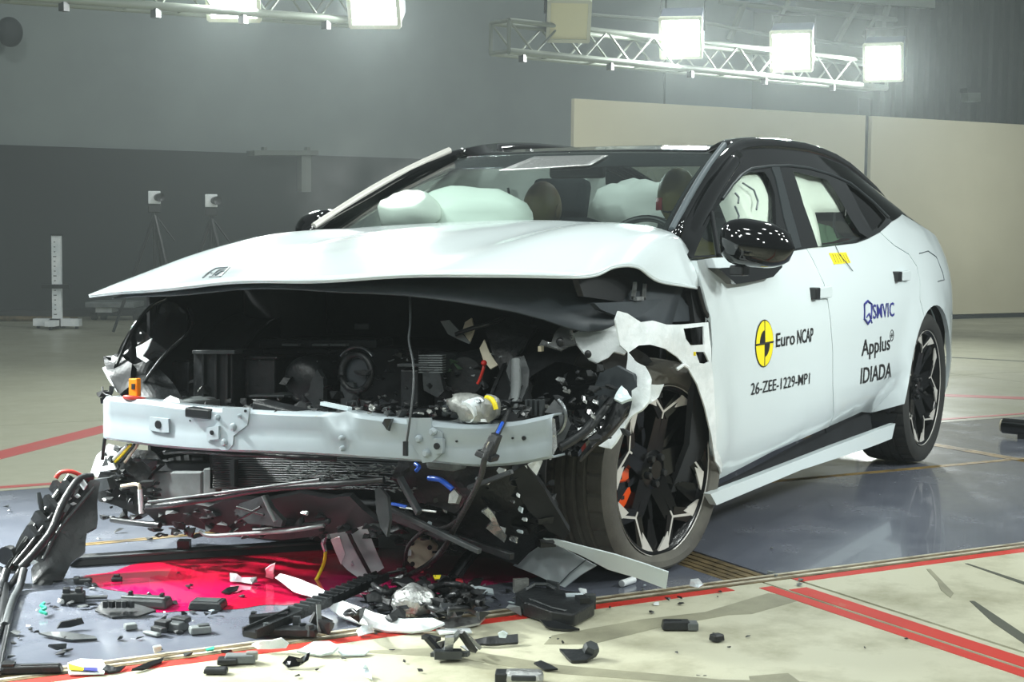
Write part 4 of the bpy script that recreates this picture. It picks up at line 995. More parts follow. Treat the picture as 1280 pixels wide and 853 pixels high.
bx('control_unit', 338, 492, 354, 497, -.5, .05, 'grey_plastic'); bx('tray_strip', 311, 494, 355, 497, -.62, .04, 'grey_plastic', None, .002); bx('air_box', 192, 452, 236, 500, -.40, .2, 'dark_plastic')
bx('cross_panel', 300, 424, 470, 436, -.22, .1, 'dark_plastic'); bx('label_plate', 443, 405, 461, 412, -.15, .01, 'grey_plastic', None, .001)
for q in (352, 390, 412): bx('clip', q, 430, q+20, 433, -.24, .02, 'mid_grey', None, .001)
hd = MB().lathe([(0, -.02), (.05, -.02), (.075, 0), (.08, .03), (.08, .10), (0, .10)], XP(378, 476, -.40), (1, 0, 0), 30).build('pump_housing', 'dark_plastic', CAR, smooth=50)
MB().prism([(-.02, -.08), (.085, -.08), (.085, .02), (.06, .05)], XP(378, 480, -.42), (0, -1, 0), (0, 0, 1), (.02, 0, 0)).build('pump_shroud', 'grey_plastic', hd)
hr = MB().lathe([(.058+.012*math.cos(k*.785), .012*math.sin(k*.785)) for k in range(8)], XP(446, 466, -.42), (1, 0, -.1), 36, closed=True).build('filler_ring', 'dark_plastic', CAR, smooth=180)
MB().lathe([(0, .01), (.052, .01), (.052, .03), (0, .03)], XP(446, 466, -.42), (1, 0, -.1), 30).build('filler_cap', 'liner', hr); 
MB().tube([XP(446+32*math.cos(math.radians(a))*.8, 466-32*math.sin(math.radians(a)), -.445) for a in range(40, 150, 10)], .0045, 6).build('filler_trim', 'steel', hr, smooth=60)
MB().prism([(-.02, 0), (.03, 0), (.06, -.11), (-.02, -.11)], XP(432, 478, -.43), (0, -1, 0), (0, 0, 1), (.03, 0, 0)).build('filler_bracket', 'grey_plastic', hr)
dk = bx('ribbed_duct', 524, 444, 552, 466, -.45, .1, 'grey_plastic')
for q in range(8): bx('duct_rib', 523, 444+q*3, 553, 445.6+q*3, -.458, .02, 'mid_grey', dk, .001)
bentsheet(MB(), [(528, 466, -.46), (548, 460, -.46), (556, 490, -.44), (548, 498, -.45), (530, 488, -.46)], 'x', .02, .004).build('motor_cover', 'grey_plastic', CAR)
bx('motor_cover', 500, 462, 522, 510, -.44, .1, 'dark_plastic'); bx('motor_rib', 496, 455, 535, 459, -.46, .03, 'grey_plastic', None, .002)
bentsheet(MB(), [(551, 402, -.36), (562, 400, -.35), (588, 428, -.36), (586, 430, -.36), (560, 418, -.36)], 'x', .006, .003).build('broken_flap', 'mid_grey', CAR)
bentsheet(MB(), [(578, 414, -.34), (582, 402, -.33), (590, 397, -.33), (593, 412, -.34), (587, 427, -.36)], 'x', .006, .004).build('broken_flap', 'beige', CAR)
cab('flap_rod', [(570, 418, -.38), (592, 410, -.38), (612, 405, -.36), (630, 398, -.3)], .007, 'satin_black')
bentsheet(MB(), [(599, 436, -.36), (605, 425, -.35), (611, 440, -.36), (622, 456, -.37), (613, 461, -.38), (604, 450, -.37)], 'x', .006, .003).build('white_strap', 'beige', CAR)
bentsheet(MB(), [(606, 412, -.28), (632, 397, -.24), (668, 410, -.22), (655, 440, -.26), (630, 470, -.3), (612, 440, -.3)], 'x', .03, .008).build('air_duct', 'dark_plastic', CAR)
cab('red_hose', [(606, 452, -.42), (604, 462, -.43), (600, 474, -.43), (597, 480, -.43)], .005, 'red_hose'); MB().blob(XP(605, 454, -.44), (.010, .009, .009)).build('hose_clip', 'red', CAR, smooth=180)
for q, (px, py) in enumerate(((560, 456), (566, 452), (571, 458), (563, 462))): MB().chunk(XP(px, py, -.4), (.03, .03, .02), q).build('green_connector', 'interior_green', CAR)
MB().lathe([(0, -.03), (.06, -.03), (.075, 0), (.075, .12), (0, .12)], XP(585, 470, -.36), (1, 0.2, 0), 26).build('compressor', 'dark_plastic', CAR, smooth=50)
# silver motor by the beam
sm = MB().blob(XP(590, 512, -.70), (.05, .075, .04), Matrix.Rotation(.3, 3, 'X'), 18, 10, .3, 2).build('wiper_motor', 'cast_alloy', CAR, smooth=50)
bentsheet(MB(), [(572, 512, -.73), (576, 502, -.73), (598, 499, -.72), (600, 503, -.73), (580, 508, -.74)], 'x', .012, .002).build('motor_bracket', 'steel', sm); MB().lathe([(0, 0), (.03, 0), (.034, .02), (.034, .05), (0, .05)], XP(583, 516, -.74), (1, -.2, .2), 20).build('motor_cap', 'white_plastic', sm, smooth=40)
bx('motor_tag', 586, 524, 609, 528, -.73, .01, 'white_plastic', sm, .001); cab('yellow_tape', [(608, 497, -.72), (614, 499, -.735), (618, 505, -.74), (620, 512, -.74)], .007, 'yellow', sm); MB().blob(XP(613, 511, -.72), (.03, .03, .035), None, 14, 8, .4, 4).build('motor_body', 'cast_alloy', sm, smooth=50)
bentsheet(MB(), [(633, 464, -.45), (638, 448, -.42), (655, 444, -.41), (661, 462, -.42), (660, 482, -.44), (652, 500, -.48), (641, 511, -.52), (636, 500, -.5), (640, 485, -.47)], 'x', .02, .006).build('rail_bracket', 'grey_plastic', CAR)
MB().tube([XP(645, 450, -.45), XP(645, 480, -.48), XP(643, 508, -.55)], [.014, .016, .010], 10).build('bracket_rib', 'mid_grey', CAR, smooth=60)
cab('body_seam', [(668, 408, -.2), (655, 428, -.24), (643, 442, -.3)], .012, 'grey_plastic')
bx('pedal_box', 660, 500, 676, 525, -.45, .1, 'satin_black')
for q in range(4): bx('grille_bar', 656+q*6, 500, 659+q*6, 520, -.56, .02, 'grey_plastic', None, .001)

# ---- right-hand headlamp remains, orange tag
bentsheet(MB(), [(208, 376, -.48), (222, 380, -.44), (236, 392, -.40), (232, 420, -.45), (200, 448, -.52), (178, 470, -.58), (152, 468, -.60), (143, 455, -.6), (152, 430, -.58), (165, 405, -.55), (186, 388, -.5)], 'x', .02, .012).build('headlamp_housing', 'gloss_black', CAR, smooth=40)
cab('headlamp_edge', [(208, 373, -.49), (190, 382, -.52), (172, 402, -.56), (157, 428, -.60), (147, 452, -.63), (144, 462, -.64)], .007, 'gloss_black'); cab('headlamp_edge', [(236, 385, -.42), (240, 410, -.45), (205, 445, -.55), (180, 478, -.62)], .006, 'satin_black')
bentsheet(MB(), [(170, 434, -.62), (178, 430, -.62), (189, 423, -.61), (184, 436, -.62), (178, 445, -.63), (186, 450, -.64), (182, 453, -.64), (171, 446, -.63)], 'x', .004, .004).build('lamp_shard', 'white_plastic', CAR)
bentsheet(MB(), [(128, 460, -.63), (133, 458, -.63), (137, 470, -.64), (149, 476, -.65), (150, 486, -.66), (146, 490, -.66), (136, 476, -.65)], 'x', .006, .003).build('lamp_bracket', 'white_plastic', CAR)
bentsheet(MB(), [(133, 445, -.6), (150, 440, -.6), (168, 455, -.62), (166, 480, -.66), (152, 490, -.68), (136, 470, -.66)], 'x', .03, .02).build('lamp_mount', 'satin_black', CAR)
bentsheet(MB(), [(160, 448, -.56), (186, 446, -.54), (210, 470, -.52), (230, 500, -.6), (200, 505, -.68), (165, 498, -.68)], 'x', .02, .01).build('bay_corner_liner', 'dark_plastic', CAR)
tg = bx('orange_tag', 160.5, 473.5, 171, 496, -.73, .02, 'orange', None, .003); bx('tag_mark', 164, 480, 168, 487, -.733, .004, 'black_ink', tg, .0005)
MB().lathe([(.036+.007*math.cos(k*.785), .007*math.sin(k*.785)) for k in range(8)], XP(170, 499, -.72), (.25, 0, 1), 30, closed=True).build('tag_ring', 'red_hose', tg, smooth=180)
bentsheet(MB(), [(202, 502, -.74), (211, 496, -.74), (222, 499, -.75), (224, 508, -.76), (205, 508, -.75)], 'x', .02, .012, seed=2).build('white_clip', 'white_plastic', CAR)
for q, (px, py, x) in enumerate(((128, 492, -.68), (134, 494, -.68), (141, 488, -.68), (138, 448, -.6), (150, 444, -.6), (131, 500, -.68))): MB().chunk(XP(px, py, x), (.035, .03, .03), q+40).build('lamp_connector', 'satin_black', CAR)
cab('lamp_wire', [(128, 484, -.68), (130, 492, -.69), (140, 496, -.7)], .003, 'cable'); cab('corner_strut', [(131, 548, -.70), (128, 575, -.70)], .006, 'satin_black')

# ---- left-hand wing remains, torn metal
wing = pxs([(800, 403), (815, 401), (832, 406), (850, 406), (884, 403), (888, 452), (891, 480), (893, 520), (894, 560), (895, 598), (893, 577), (888, 545), (880, 510), (870, 480), (859, 461), (845, 446), (830, 436), (812, 431), (797, 432), (784, 441), (774, 432), (771, 416), (768, 400), (772, 389), (783, 392)])
h1 = pxs([(853, 411), (878, 408), (879, 431), (862, 432), (856, 424)]); h2 = pxs([(868, 440), (879, 440), (885, 452), (880, 455), (873, 454)])
sidepanel('front_wing', wing, 'torn_paint', CAR, holes=[h1, h2], off=.004, thick=.005, gap=0, step=.035)
bx('wing_tag', 866.5, 440, 869.5, 445, -.02, .004, 'yellow', None, .001)
sidepanel('wing_inner_strip', pxs([(808, 378), (870, 372), (886, 396), (888, 402), (850, 404), (836, 409), (800, 400), (770, 388), (762, 380)]), 'liner', CAR, off=-.05, thick=.02, gap=0, step=.05)
sidepanel('wing_upper_rail', pxs([(750, 342), (785, 335), (818, 353), (872, 360), (884, 392), (870, 374), (808, 379), (760, 372)]), 'satin_black', CAR, off=-.08, thick=.02, gap=0, step=.05)
sidetube('door_edge_seal', pxs([(876, 359), (884, 388), (890, 398), (889, 418), (887, 440), (889, 456)]), .009, 'satin_black', CAR, -.012)
for a, b in (((816, 355), (812, 373)), ((828, 357), (825, 374))): MB().bar(S3(*SS(*a), -.06), S3(*SS(*b), -.055), .012, .012).build('hinge_strut', 'crumpled_metal', CAR)
MB().box(S3(*SS(815, 374), -.045), (.05, .012, .012)).build('hinge_strut', 'crumpled_metal', CAR)
sidepanel('wheel_arch_liner', pxs([(797, 432), (812, 431), (830, 436), (845, 446), (857, 461), (866, 480), (864, 500), (850, 500), (800, 480), (784, 441)]), 'dark_matte', CAR, off=-.10, thick=.02, gap=0)
MB().tube([S3(*SS(846, 462), .0), S3(*SS(850, 456), .012), S3(*SS(856, 459), .01)], .006, 6).build('liner_clip', 'white_plastic', CAR)
# crumpled strut tower skin and inner wing
bentsheet(MB(), [(717, 415, -.30), (738, 408, -.24), (760, 404, -.22), (776, 392, -.16), (790, 396, -.12), (800, 410, -.12), (790, 430, -.16), (781, 446, -.22), (768, 443, -.26), (762, 450, -.28), (748, 455, -.30), (737, 450, -.31), (726, 438, -.32), (720, 428, -.32)], 'x', .006, .014, 5, 3).build('torn_inner_wing', 'torn_paint', CAR, smooth=50)
bentsheet(MB(), [(690, 430, -.36), (694, 416, -.34), (703, 405, -.3), (714, 413, -.31), (721, 431, -.33), (712, 434, -.35), (702, 441, -.36), (686, 433, -.37), (676, 432, -.38), (680, 424, -.37)], 'x', .008, .012, 4, 9).build('torn_inner_wing', 'crumpled_metal', CAR, smooth=50)
for px, py, x, r in ((735, 443, -.335, .012), (720, 409, -.30, .010), (700, 428, -.375, .014)): MB().blob(XP(px, py, x), (.006, r, r)).build('punched_hole', 'satin_black', CAR, smooth=180)
MB().blob(XP(718, 407.5, -.31), (.012, .014, .014)).build('ball_stud', 'white_plastic', CAR, smooth=180)
for q, (px, py) in enumerate(((738, 405), (743, 407), (741, 411), (747, 410))): MB().blob(XP(px, py, -.272), (.004, .006, .006), None, 8, 6).build('punched_hole', 'satin_black', CAR, smooth=180)
bx('beige_block', 672, 433, 676, 440, -.40, .02, 'beige', None, .002)
bentsheet(MB(), [(780, 440, -.30), (790, 444, -.32), (806, 458, -.36), (811, 478, -.38), (811, 505, -.40), (803, 516, -.42), (786, 526, -.43), (770, 540, -.45), (758, 556, -.46), (744, 557, -.46), (756, 545, -.45), (770, 530, -.42), (783, 520, -.40), (788, 500, -.38), (790, 480, -.36), (784, 458, -.33)], 'x', .006, .03, 5, 4).build('torn_wing_strip', 'torn_paint', CAR, smooth=50)
bentsheet(MB(), [(811, 480, -.37), (829, 480, -.33), (822, 496, -.34), (812, 506, -.38)], 'x', .005, .012, 4, 6).build('torn_wing_strip', 'torn_paint', CAR)
bentsheet(MB(), [(770, 500, -.44), (776, 484, -.42), (786, 490, -.42), (792, 500, -.43), (780, 505, -.44)], 'x', .012, .03, 4, 8).build('crushed_clear_lens', 'clear_plastic', CAR)
bentsheet(MB(), [(730, 568, -.47), (745, 545, -.45), (758, 520, -.42), (770, 505, -.4), (786, 508, -.4), (778, 522, -.42), (758, 545, -.45), (738, 565, -.47), (726, 575, -.48)], 'x', .012, .015, 5, 12).build('torn_arch_liner', 'dark_plastic', CAR)
bentsheet(MB(), [(722, 536, -.50), (738, 530, -.48), (744, 538, -.48), (730, 550, -.5), (724, 548, -.5)], 'x', .006, .01, 4, 14).build('torn_wing_strip', 'crumpled_metal', CAR)
# smashed left headlamp: black heap with a chrome ring and bright chips
bentsheet(MB(), [(664, 470, -.30), (700, 452, -.26), (740, 456, -.25), (775, 470, -.28), (782, 500, -.36), (760, 530, -.40), (725, 560, -.46), (692, 560, -.50), (680, 520, -.48), (662, 500, -.4)], 'x', .02, .03, 7, 20).build('smashed_headlamp', 'gloss_black', CAR)
MB().prism(arc(0, 0, .075, 0, 360, 8)[:8], XP(770, 490, -.38), (0, -1, 0), (0, .0, 1), (.02, 0, 0)).build('lamp_cover', 'liner', CAR)
MB().tube([XP(688+19*math.cos(math.radians(a)), 521+24*math.sin(math.radians(a)), -.57) for a in range(-60, 120, 15)], .006, 8).build('lamp_ring', 'steel', CAR, smooth=60)
bentsheet(MB(), [(681, 516, -.56), (693, 501, -.53), (705, 512, -.52), (715, 530, -.53), (706, 548, -.55), (690, 560, -.57), (688, 552, -.57), (702, 538, -.55), (700, 520, -.54)], 'x', .014, .012, 4, 21).build('lamp_reflector', 'grey_plastic', CAR)
for q, (px, py, w_, h_) in enumerate(((698, 474, 14, 7), (708, 488, 12, 6), (704, 486, 6, 5), (730, 503, 5, 6), (744, 500, 9, 7), (741, 520, 8, 6), (728, 497, 4, 8), (684, 509, 8, 7), (676, 507, 6, 5), (690, 545, 10, 4))):
    x = -.47-.012*(q % 3); w_ *= .75; h_ *= .75; bentsheet(MB(), [(px-w_/2, py, x), (px-w_/5, py-h_/2, x+.01), (px+w_/2, py-h_/3, x), (px+w_/3, py+h_/2, x-.005), (px-w_/4, py+h_/3, x)], 'x', .006, .01, 3, q).build('lamp_chip', 'cast_alloy' if q % 2 else 'crumpled_metal', CAR)
cab('broken_strut', [(640, 560, -.5), (670, 545, -.46), (720, 500, -.36)], .012, 'satin_black'); cab('broken_strut', [(700, 560, -.56), (730, 540, -.5), (765, 500, -.4)], .014, 'dark_plastic')

# ---- below the beam: radiator pack, trays, crushed left corner
bx('aluminium_tray', 189, 590, 252, 628, -.55, .03, 'mid_grey', None, .006); bx('aluminium_tray', 254, 586, 270, 622, -.56, .03, 'mid_grey', None, .004); bx('aluminium_back', 185, 578, 300, 635, -.45, .05, 'dark_matte')
rd = bx('radiator_core', 262, 569, 512, 612, -.56, .08, 'dark_matte', None, .002)
mb = MB()
for k in range(15):
    y0 = 570+k*2.8; pts = [XP(266+i*24, y0+1.5*math.sin(i*1.3+k)*(i > 5)*.6+i*.35, -.575-.004*random.random()*(i > 6)) for i in range(11)]
    mb.tube(pts, .0026, 4)
mb.build('radiator_fins', 'liner', rd, kind='stuff')
bx('radiator_post', 287, 575, 293, 609, -.6, .02, 'grey_plastic', None, .002); cab('radiator_pipe', [(206, 566, -.66), (240, 564, -.68), (300, 568, -.7), (360, 571, -.7), (420, 574, -.68)], .008, 'dark_plastic')
mb = MB()
for k in range(150):
    px = random.uniform(360, 520); py = random.uniform(574, 608)+(px-360)*.05; w_ = random.uniform(3, 10)
    p = XP(px, py, -.585-random.random()*.02); mb.box(p, (.003, w_*.0027, .0035), Matrix.Rotation(random.uniform(-.4, .4), 3, 'X'))
mb.build('crushed_fins', 'mid_grey', rd, kind='stuff')
cab('lower_crossmember', [(184, 633, -.78), (215, 631, -.82), (270, 622, -.84), (330, 612, -.85), (420, 605, -.83), (480, 600, -.8)], .010, 'dark_plastic'); cab('lower_crossmember', [(186, 628, -.80), (280, 616, -.86), (400, 600, -.86)], .005, 'grey_plastic')
bentsheet(MB(), [(180, 636, -.7), (260, 628, -.72), (330, 620, -.74), (440, 620, -.74), (470, 650, -.7), (420, 668, -.68), (350, 676, -.66), (290, 672, -.66), (240, 660, -.68), (200, 656, -.68)], 'x', .02, .02, None, 31).build('undertray', 'dark_matte', CAR, smooth=30)
bentsheet(MB(), [(293, 640, -.80), (300, 630, -.80), (330, 620, -.80), (338, 635, -.79), (352, 650, -.79), (350, 658, -.79), (310, 655, -.8)], 'x', .02, .006, None, 33).build('broken_bracket', 'grey_plastic', CAR); cab('bracket_rib', [(329, 620, -.82), (336, 636, -.82), (344, 652, -.82)], .006, 'mid_grey'); cab('bracket_rib', [(296, 634, -.82), (330, 644, -.82)], .004, 'satin_black'); cab('bracket_rib', [(298, 650, -.82), (326, 634, -.82)], .004, 'satin_black')
cab('lip_strip', [(250, 664, -.74), (262, 670, -.74), (300, 668, -.76), (360, 664, -.78), (405, 657, -.78)], .006, 'mid_grey'); cab('lip_strip', [(318, 664, -.72), (400, 655, -.74), (410, 650, -.74)], .009, 'dark_plastic')
cab('torn_pipe', [(140, 650, -.66), (170, 654, -.7), (200, 657, -.72)], .010, 'satin_black'); bentsheet(MB(), [(120, 570, -.6), (136, 556, -.6), (148, 560, -.6), (140, 585, -.62), (126, 600, -.64), (114, 592, -.62)], 'x', .01, .01, 4, 35).build('wing_stub', 'torn_paint', CAR)
bentsheet(MB(), [(122, 585, -.66), (142, 580, -.66), (145, 587, -.66), (124, 590, -.66)], 'x', .005, .002).build('white_label', 'white_plastic', CAR)
bentsheet(MB(), [(136, 560, -.58), (190, 562, -.56), (205, 580, -.56), (190, 600, -.56), (186, 640, -.58), (170, 650, -.62), (150, 640, -.64), (125, 630, -.66), (118, 610, -.66), (128, 595, -.64)], 'x', .03, .03, 8, 36).build('torn_wheel_liner', 'dark_plastic', CAR, smooth=40)
for q in range(4): cab('wire_bundle', [(138+q*6, 578, -.64), (150+q*5, 566, -.65), (160+q*4, 556, -.66)], .005, ('white_plastic', 'yellow', 'satin_black', 'beige')[q])
cab('damper_rod', [(175, 612, -.70), (177, 642, -.70)], .008, 'white_plastic'); cab('damper_rod', [(152, 608, -.68), (172, 606, -.7), (175, 614, -.7)], .006, 'beige')
bentsheet(MB(), [(115, 600, -.7), (134, 598, -.7), (138, 612, -.7), (118, 616, -.7)], 'x', .03, .004).build('sensor_box', 'grey_plastic', CAR)
# crushed left corner
bentsheet(MB(), [(598, 586, -.58), (640, 578, -.55), (665, 590, -.50), (690, 640, -.44), (706, 668, -.40), (690, 673, -.38), (674, 681, -.38), (642, 704, -.38), (612, 692, -.42), (575, 680, -.48), (585, 630, -.56)], 'x', .03, .035, 9, 41).build('crushed_bumper', 'dark_plastic', CAR, smooth=40)
bentsheet(MB(), [(640, 590, -.56), (658, 580, -.55), (680, 610, -.50), (696, 640, -.46), (712, 666, -.42), (704, 674, -.40), (685, 665, -.44), (660, 640, -.50), (648, 615, -.54)], 'x', .03, .012, 6, 42).build('rubber_flap', 'dark_matte', CAR, smooth=50)
bentsheet(MB(), [(500, 572, -.60), (560, 578, -.60), (600, 590, -.60), (590, 620, -.60), (560, 640, -.58), (520, 626, -.58), (490, 600, -.58)], 'x', .03, .03, 8, 43).build('crushed_radiator_end', 'dark_plastic', CAR)
for px0, py0, px1, py1, x, w_ in ((500, 598, 524, 642, -.72, .018), (480, 640, 570, 676, -.56, .026), (560, 668, 640, 696, -.50, .022), (470, 628, 600, 690, -.66, .016), (586, 610, 640, 590, -.68, .014)):
    MB().bar(XP(px0, py0, x), XP(px1, py1, x-.04), w_, w_).build('broken_strut', 'grey_plastic' if w_ < .02 else 'dark_plastic', CAR, bevel=.003)
bentsheet(MB(), [(468, 612, -.72), (474, 610, -.72), (484, 622, -.73), (487, 650, -.74), (484, 672, -.75), (476, 660, -.74), (470, 640, -.73)], 'x', .012, .004).build('hanging_strap', 'grey_plastic', CAR)
bentsheet(MB(), [(598, 642, -.58), (606, 638, -.58), (618, 655, -.56), (634, 672, -.52), (628, 680, -.52), (612, 668, -.55), (604, 662, -.56), (610, 655, -.57)], 'x', .008, .02, 4, 44).build('crumpled_foil', 'crumpled_metal', CAR)
bentsheet(MB(), [(561, 620, -.74), (568, 615, -.74), (574, 622, -.74), (570, 631, -.75), (560, 630, -.75)], 'x', .02, .015, 4, 45).build('torn_mount', 'cast_alloy', CAR)
MB().grid([[(x, .77-.02*(x < -.3), z) for x in (-.52, -.3, -.1, .22)] for z in (.30, .6, .92)]).build('bay_side_panel', 'dark_matte', CAR, solid=.012)
bentsheet(MB(), [(656, 584, -.56), (676, 572, -.50), (678, 576, -.50), (668, 600, -.52)], 'x', .006, .006).build('torn_wing_strip', 'torn_paint', CAR)
cab('blue_lead', [(519, 580, -.68), (524, 584, -.69), (520, 589, -.69)], .006, 'blue_glow_plastic'); cab('blue_lead', [(536, 598, -.70), (550, 600, -.71), (560, 607, -.72), (566, 612, -.72)], .008, 'blue_glow_plastic'); cab('blue_lead', [(490, 630, -.74), (500, 632, -.74), (508, 634, -.74)], .005, 'blue_glow_plastic'); cab('white_lead', [(500, 634, -.74), (520, 637, -.74), (545, 640, -.73)], .003, 'white_plastic')
for q, (px, py, w_, h_) in enumerate(((596, 598, 6, 5), (605, 604, 14, 4), (590, 610, 5, 6), (624, 588, 10, 9), (586, 618, 9, 5), (582, 629, 7, 6), (648, 620, 4, 5), (640, 626, 5, 3), (652, 636, 5, 8), (655, 648, 6, 4), (640, 675, 10, 9), (537, 654, 5, 5), (628, 664, 8, 10), (617, 642, 4, 4), (650, 664, 9, 3), (556, 636, 4, 12), (380, 640, 10, 5), (455, 560, 4, 4))):
    x = (-.64+(py-590)*.002-.005*(q % 3) if px > 460 else -.82); bentsheet(MB(), [(px-w_/2, py, x), (px-w_/5, py-h_/2, x+.01), (px+w_/2, py-h_/3, x), (px+w_/3, py+h_/2, x-.005), (px-w_/4, py+h_/3, x)], 'x', .006, .008, 3, q+60).build('broken_chip', ('white_plastic', 'crumpled_metal', 'clear_plastic')[q % 3], CAR)
# crumbs of broken plastic too small to pick apart
def crumbs(name, n, rng, xf, sz, material, seed):
    rnd = random.Random(seed); mb = MB()
    for k in range(n):
        px = rnd.uniform(rng[0], rng[2]); py = rnd.uniform(rng[1], rng[3]); s = rnd.uniform(*sz)
        mb.chunk(XP(px, py, xf(px, py)+rnd.uniform(-.03, .03)), (s, s*rnd.uniform(.5, 1.6), s*rnd.uniform(.3, .9)), seed*1000+k)
    return mb.build(name, material, CAR, kind='stuff')
ledge = lambda px, py: xbeam(min(690, max(130, px)))+.05
crumbs('crushed_fragments', 130, (235, 503, 660, 520), lambda px, py: ledge(px, py)+(520-py)*.006, (.014, .05), 'satin_black', 1)
crumbs('crushed_fragments', 60, (300, 504, 660, 518), lambda px, py: ledge(px, py)+(518-py)*.006, (.01, .035), 'grey_plastic', 2)
crumbs('crushed_fragments', 26, (380, 508, 660, 519), lambda px, py: ledge(px, py)-.005, (.006, .02), 'cast_alloy', 3)
crumbs('crushed_fragments', 110, (490, 585, 690, 680), lambda px, py: -.62+(px-480)*.0006+(py-585)*.0012, (.015, .06), 'dark_plastic', 4)
crumbs('crushed_fragments', 90, (190, 638, 480, 672), lambda px, py: -.70, (.015, .05), 'dark_matte', 5)
crumbs('crushed_fragments', 26, (670, 460, 785, 550), lambda px, py: -.40-(py-455)*.001, (.015, .04), 'dark_matte', 6)
crumbs('crushed_fragments', 90, (180, 440, 660, 505), lambda px, py: -.30-(py-440)*.004, (.015, .05), 'dark_plastic', 7)
crumbs('crushed_fragments', 60, (125, 560, 200, 650), lambda px, py: -.64, (.015, .05), 'dark_plastic', 8)
crumbs('crushed_fragments', 40, (300, 440, 660, 500), lambda px, py: -.40, (.006, .02), 'mid_grey', 9)
tr = MB().box(XP(352, 514, -.80), (.07, .17, .035), Matrix.Rotation(.12, 3, 'X')).build('broken_tray', 'dark_plastic', CAR, bevel=.006); MB().box(XP(253, 516, -.82), (.05, .10, .03)).build('broken_tray', 'satin_black', CAR, bevel=.005)
MB().box(XP(420, 508, -.80), (.02, .10, .01), Matrix.Rotation(.1, 3, 'X')).build('clear_bar', 'clear_plastic', CAR); MB().chunk(XP(485, 530, -.845), (.03, .05, .05), 77).build('crushed_clip', 'satin_black', CAR)

# ================================================================== CRASH TEST DUMMIES (seated in the car)
def dummy(label, y, lean, top_mat):
    g = thing('crash_test_dummy', label, 'dummy', (1.4, y, .5))
    hx_, hz_ = 1.34+lean, (1.235 if lean == 0 else 1.185)
    # one continuous trunk with neck, arms and thighs grown on a skeleton
    J = {'pel': (1.36, y, .60, .13), 'wst': (1.39, y, .74, .125), 'chs': (1.40, y, .92, .15), 'shl': (1.40, y, 1.01, .11), 'nek': (1.385+lean*.7, y, 1.075, .055), 'hd0': (hx_+.02, y, hz_-.075, .06),
         'sL': (1.38, y-.17, .99, .065), 'eL': (1.18, y-.22, .80, .045), 'hL': (.97, y-.14, .93, .032), 'sR': (1.38, y+.17, .99, .065), 'eR': (1.18, y+.22, .80, .045), 'hR': (.97, y+.14, .93, .032),
         'kL': (.93, y-.11, .66, .065), 'fL': (.66, y-.11, .36, .045), 'kR': (.93, y+.11, .66, .065), 'fR': (.66, y+.11, .36, .045)}
    names = list(J); E = [('pel', 'wst'), ('wst', 'chs'), ('chs', 'shl'), ('shl', 'nek'), ('nek', 'hd0'), ('shl', 'sL'), ('sL', 'eL'), ('eL', 'hL'), ('shl', 'sR'), ('sR', 'eR'), ('eR', 'hR'), ('pel', 'kL'), ('kL', 'fL'), ('pel', 'kR'), ('kR', 'fR')]
    me = bpy.data.meshes.new('body'); me.from_pydata([J[k][:3] for k in names], [(names.index(a), names.index(b)) for a, b in E], [])
    o = bpy.data.objects.new('body', me); C.objects.link(o); o.parent = g; o.matrix_parent_inverse = Matrix.Translation(-g.location)
    md = o.modifiers.new('skin', 'SKIN')
    for v, k in zip(me.skin_vertices[0].data, names): v.radius = (J[k][3], J[k][3]); v.use_root = (k == 'pel')
    o.modifiers.new('sub', 'SUBSURF').levels = 1; me.materials.append(MATS['dummy_olive'])
    # head: skull with brow, nose, chin
    bm = MB(); c = Vector((hx_, y, hz_)); vs = []; SEG, RN = 24, 18
    for i in range(RN+1):
        ph = math.pi*i/RN
        for k in range(SEG):
            t = 2*math.pi*k/SEG; d = Vector((-math.sin(ph)*math.cos(t), math.sin(ph)*math.sin(t), math.cos(ph)))
            r = Vector((d.x*.098, d.y*.078, d.z*.118)); 
            if d.z < -.1: r.y *= 1-.22*(-d.z); r.x *= 1-.05*(-d.z)
            f = max(0, -d.x)
            r.x -= .016*math.exp(-((d.y/.16)**2+((d.z+.12)/.16)**2))*(f > .5)+.006*math.exp(-((d.z-.18)/.1)**2)*(f > .4)*math.exp(-(d.y/.6)**2)-.008*math.exp(-(((abs(d.y)-.33)/.13)**2+((d.z-.02)/.09)**2))*(f > .4)
            vs.append(c+r)
    fs = []
    for i in range(RN):
        for k in range(SEG): fs.append((i*SEG+k, (i+1)*SEG+k, (i+1)*SEG+(k+1) % SEG, i*SEG+(k+1) % SEG))
    h = MB().add(vs, fs).build('head', top_mat, g, smooth=180)
    # red paint marks on the cheek, painted chin band
    q = MB().grid([[c+Vector((-.083*math.cos(a)-.012, .079*math.sin(a)+s_*0, zz)) for a in [b*.1+.35 for b in range(8)]] for zz in (-.055, -.03, -.005) for s_ in (1,)]); q.build('paint_patch', 'dummy_red', h, smooth=180, solid=.004)
    for s_ in (-1, 1): MB().blob(c+Vector((.0, s_*.078, -.01)), (.022, .009, .032), None, 10, 8).build('ear', top_mat, h, smooth=180)
    MB().tube([c+Vector((-.085, -.02, -.06)), c+Vector((-.092, 0, -.062)), c+Vector((-.085, .02, -.06))], .004, 6).build('mouth', 'satin_black', h)
dummy('crash test dummy with an olive head in the seat beside the left door window', -.34, 0, 'dummy_olive')
dummy('crash test dummy with a brown head in the far front seat, before the dark headrest', .285, -.001, 'dummy_skin')
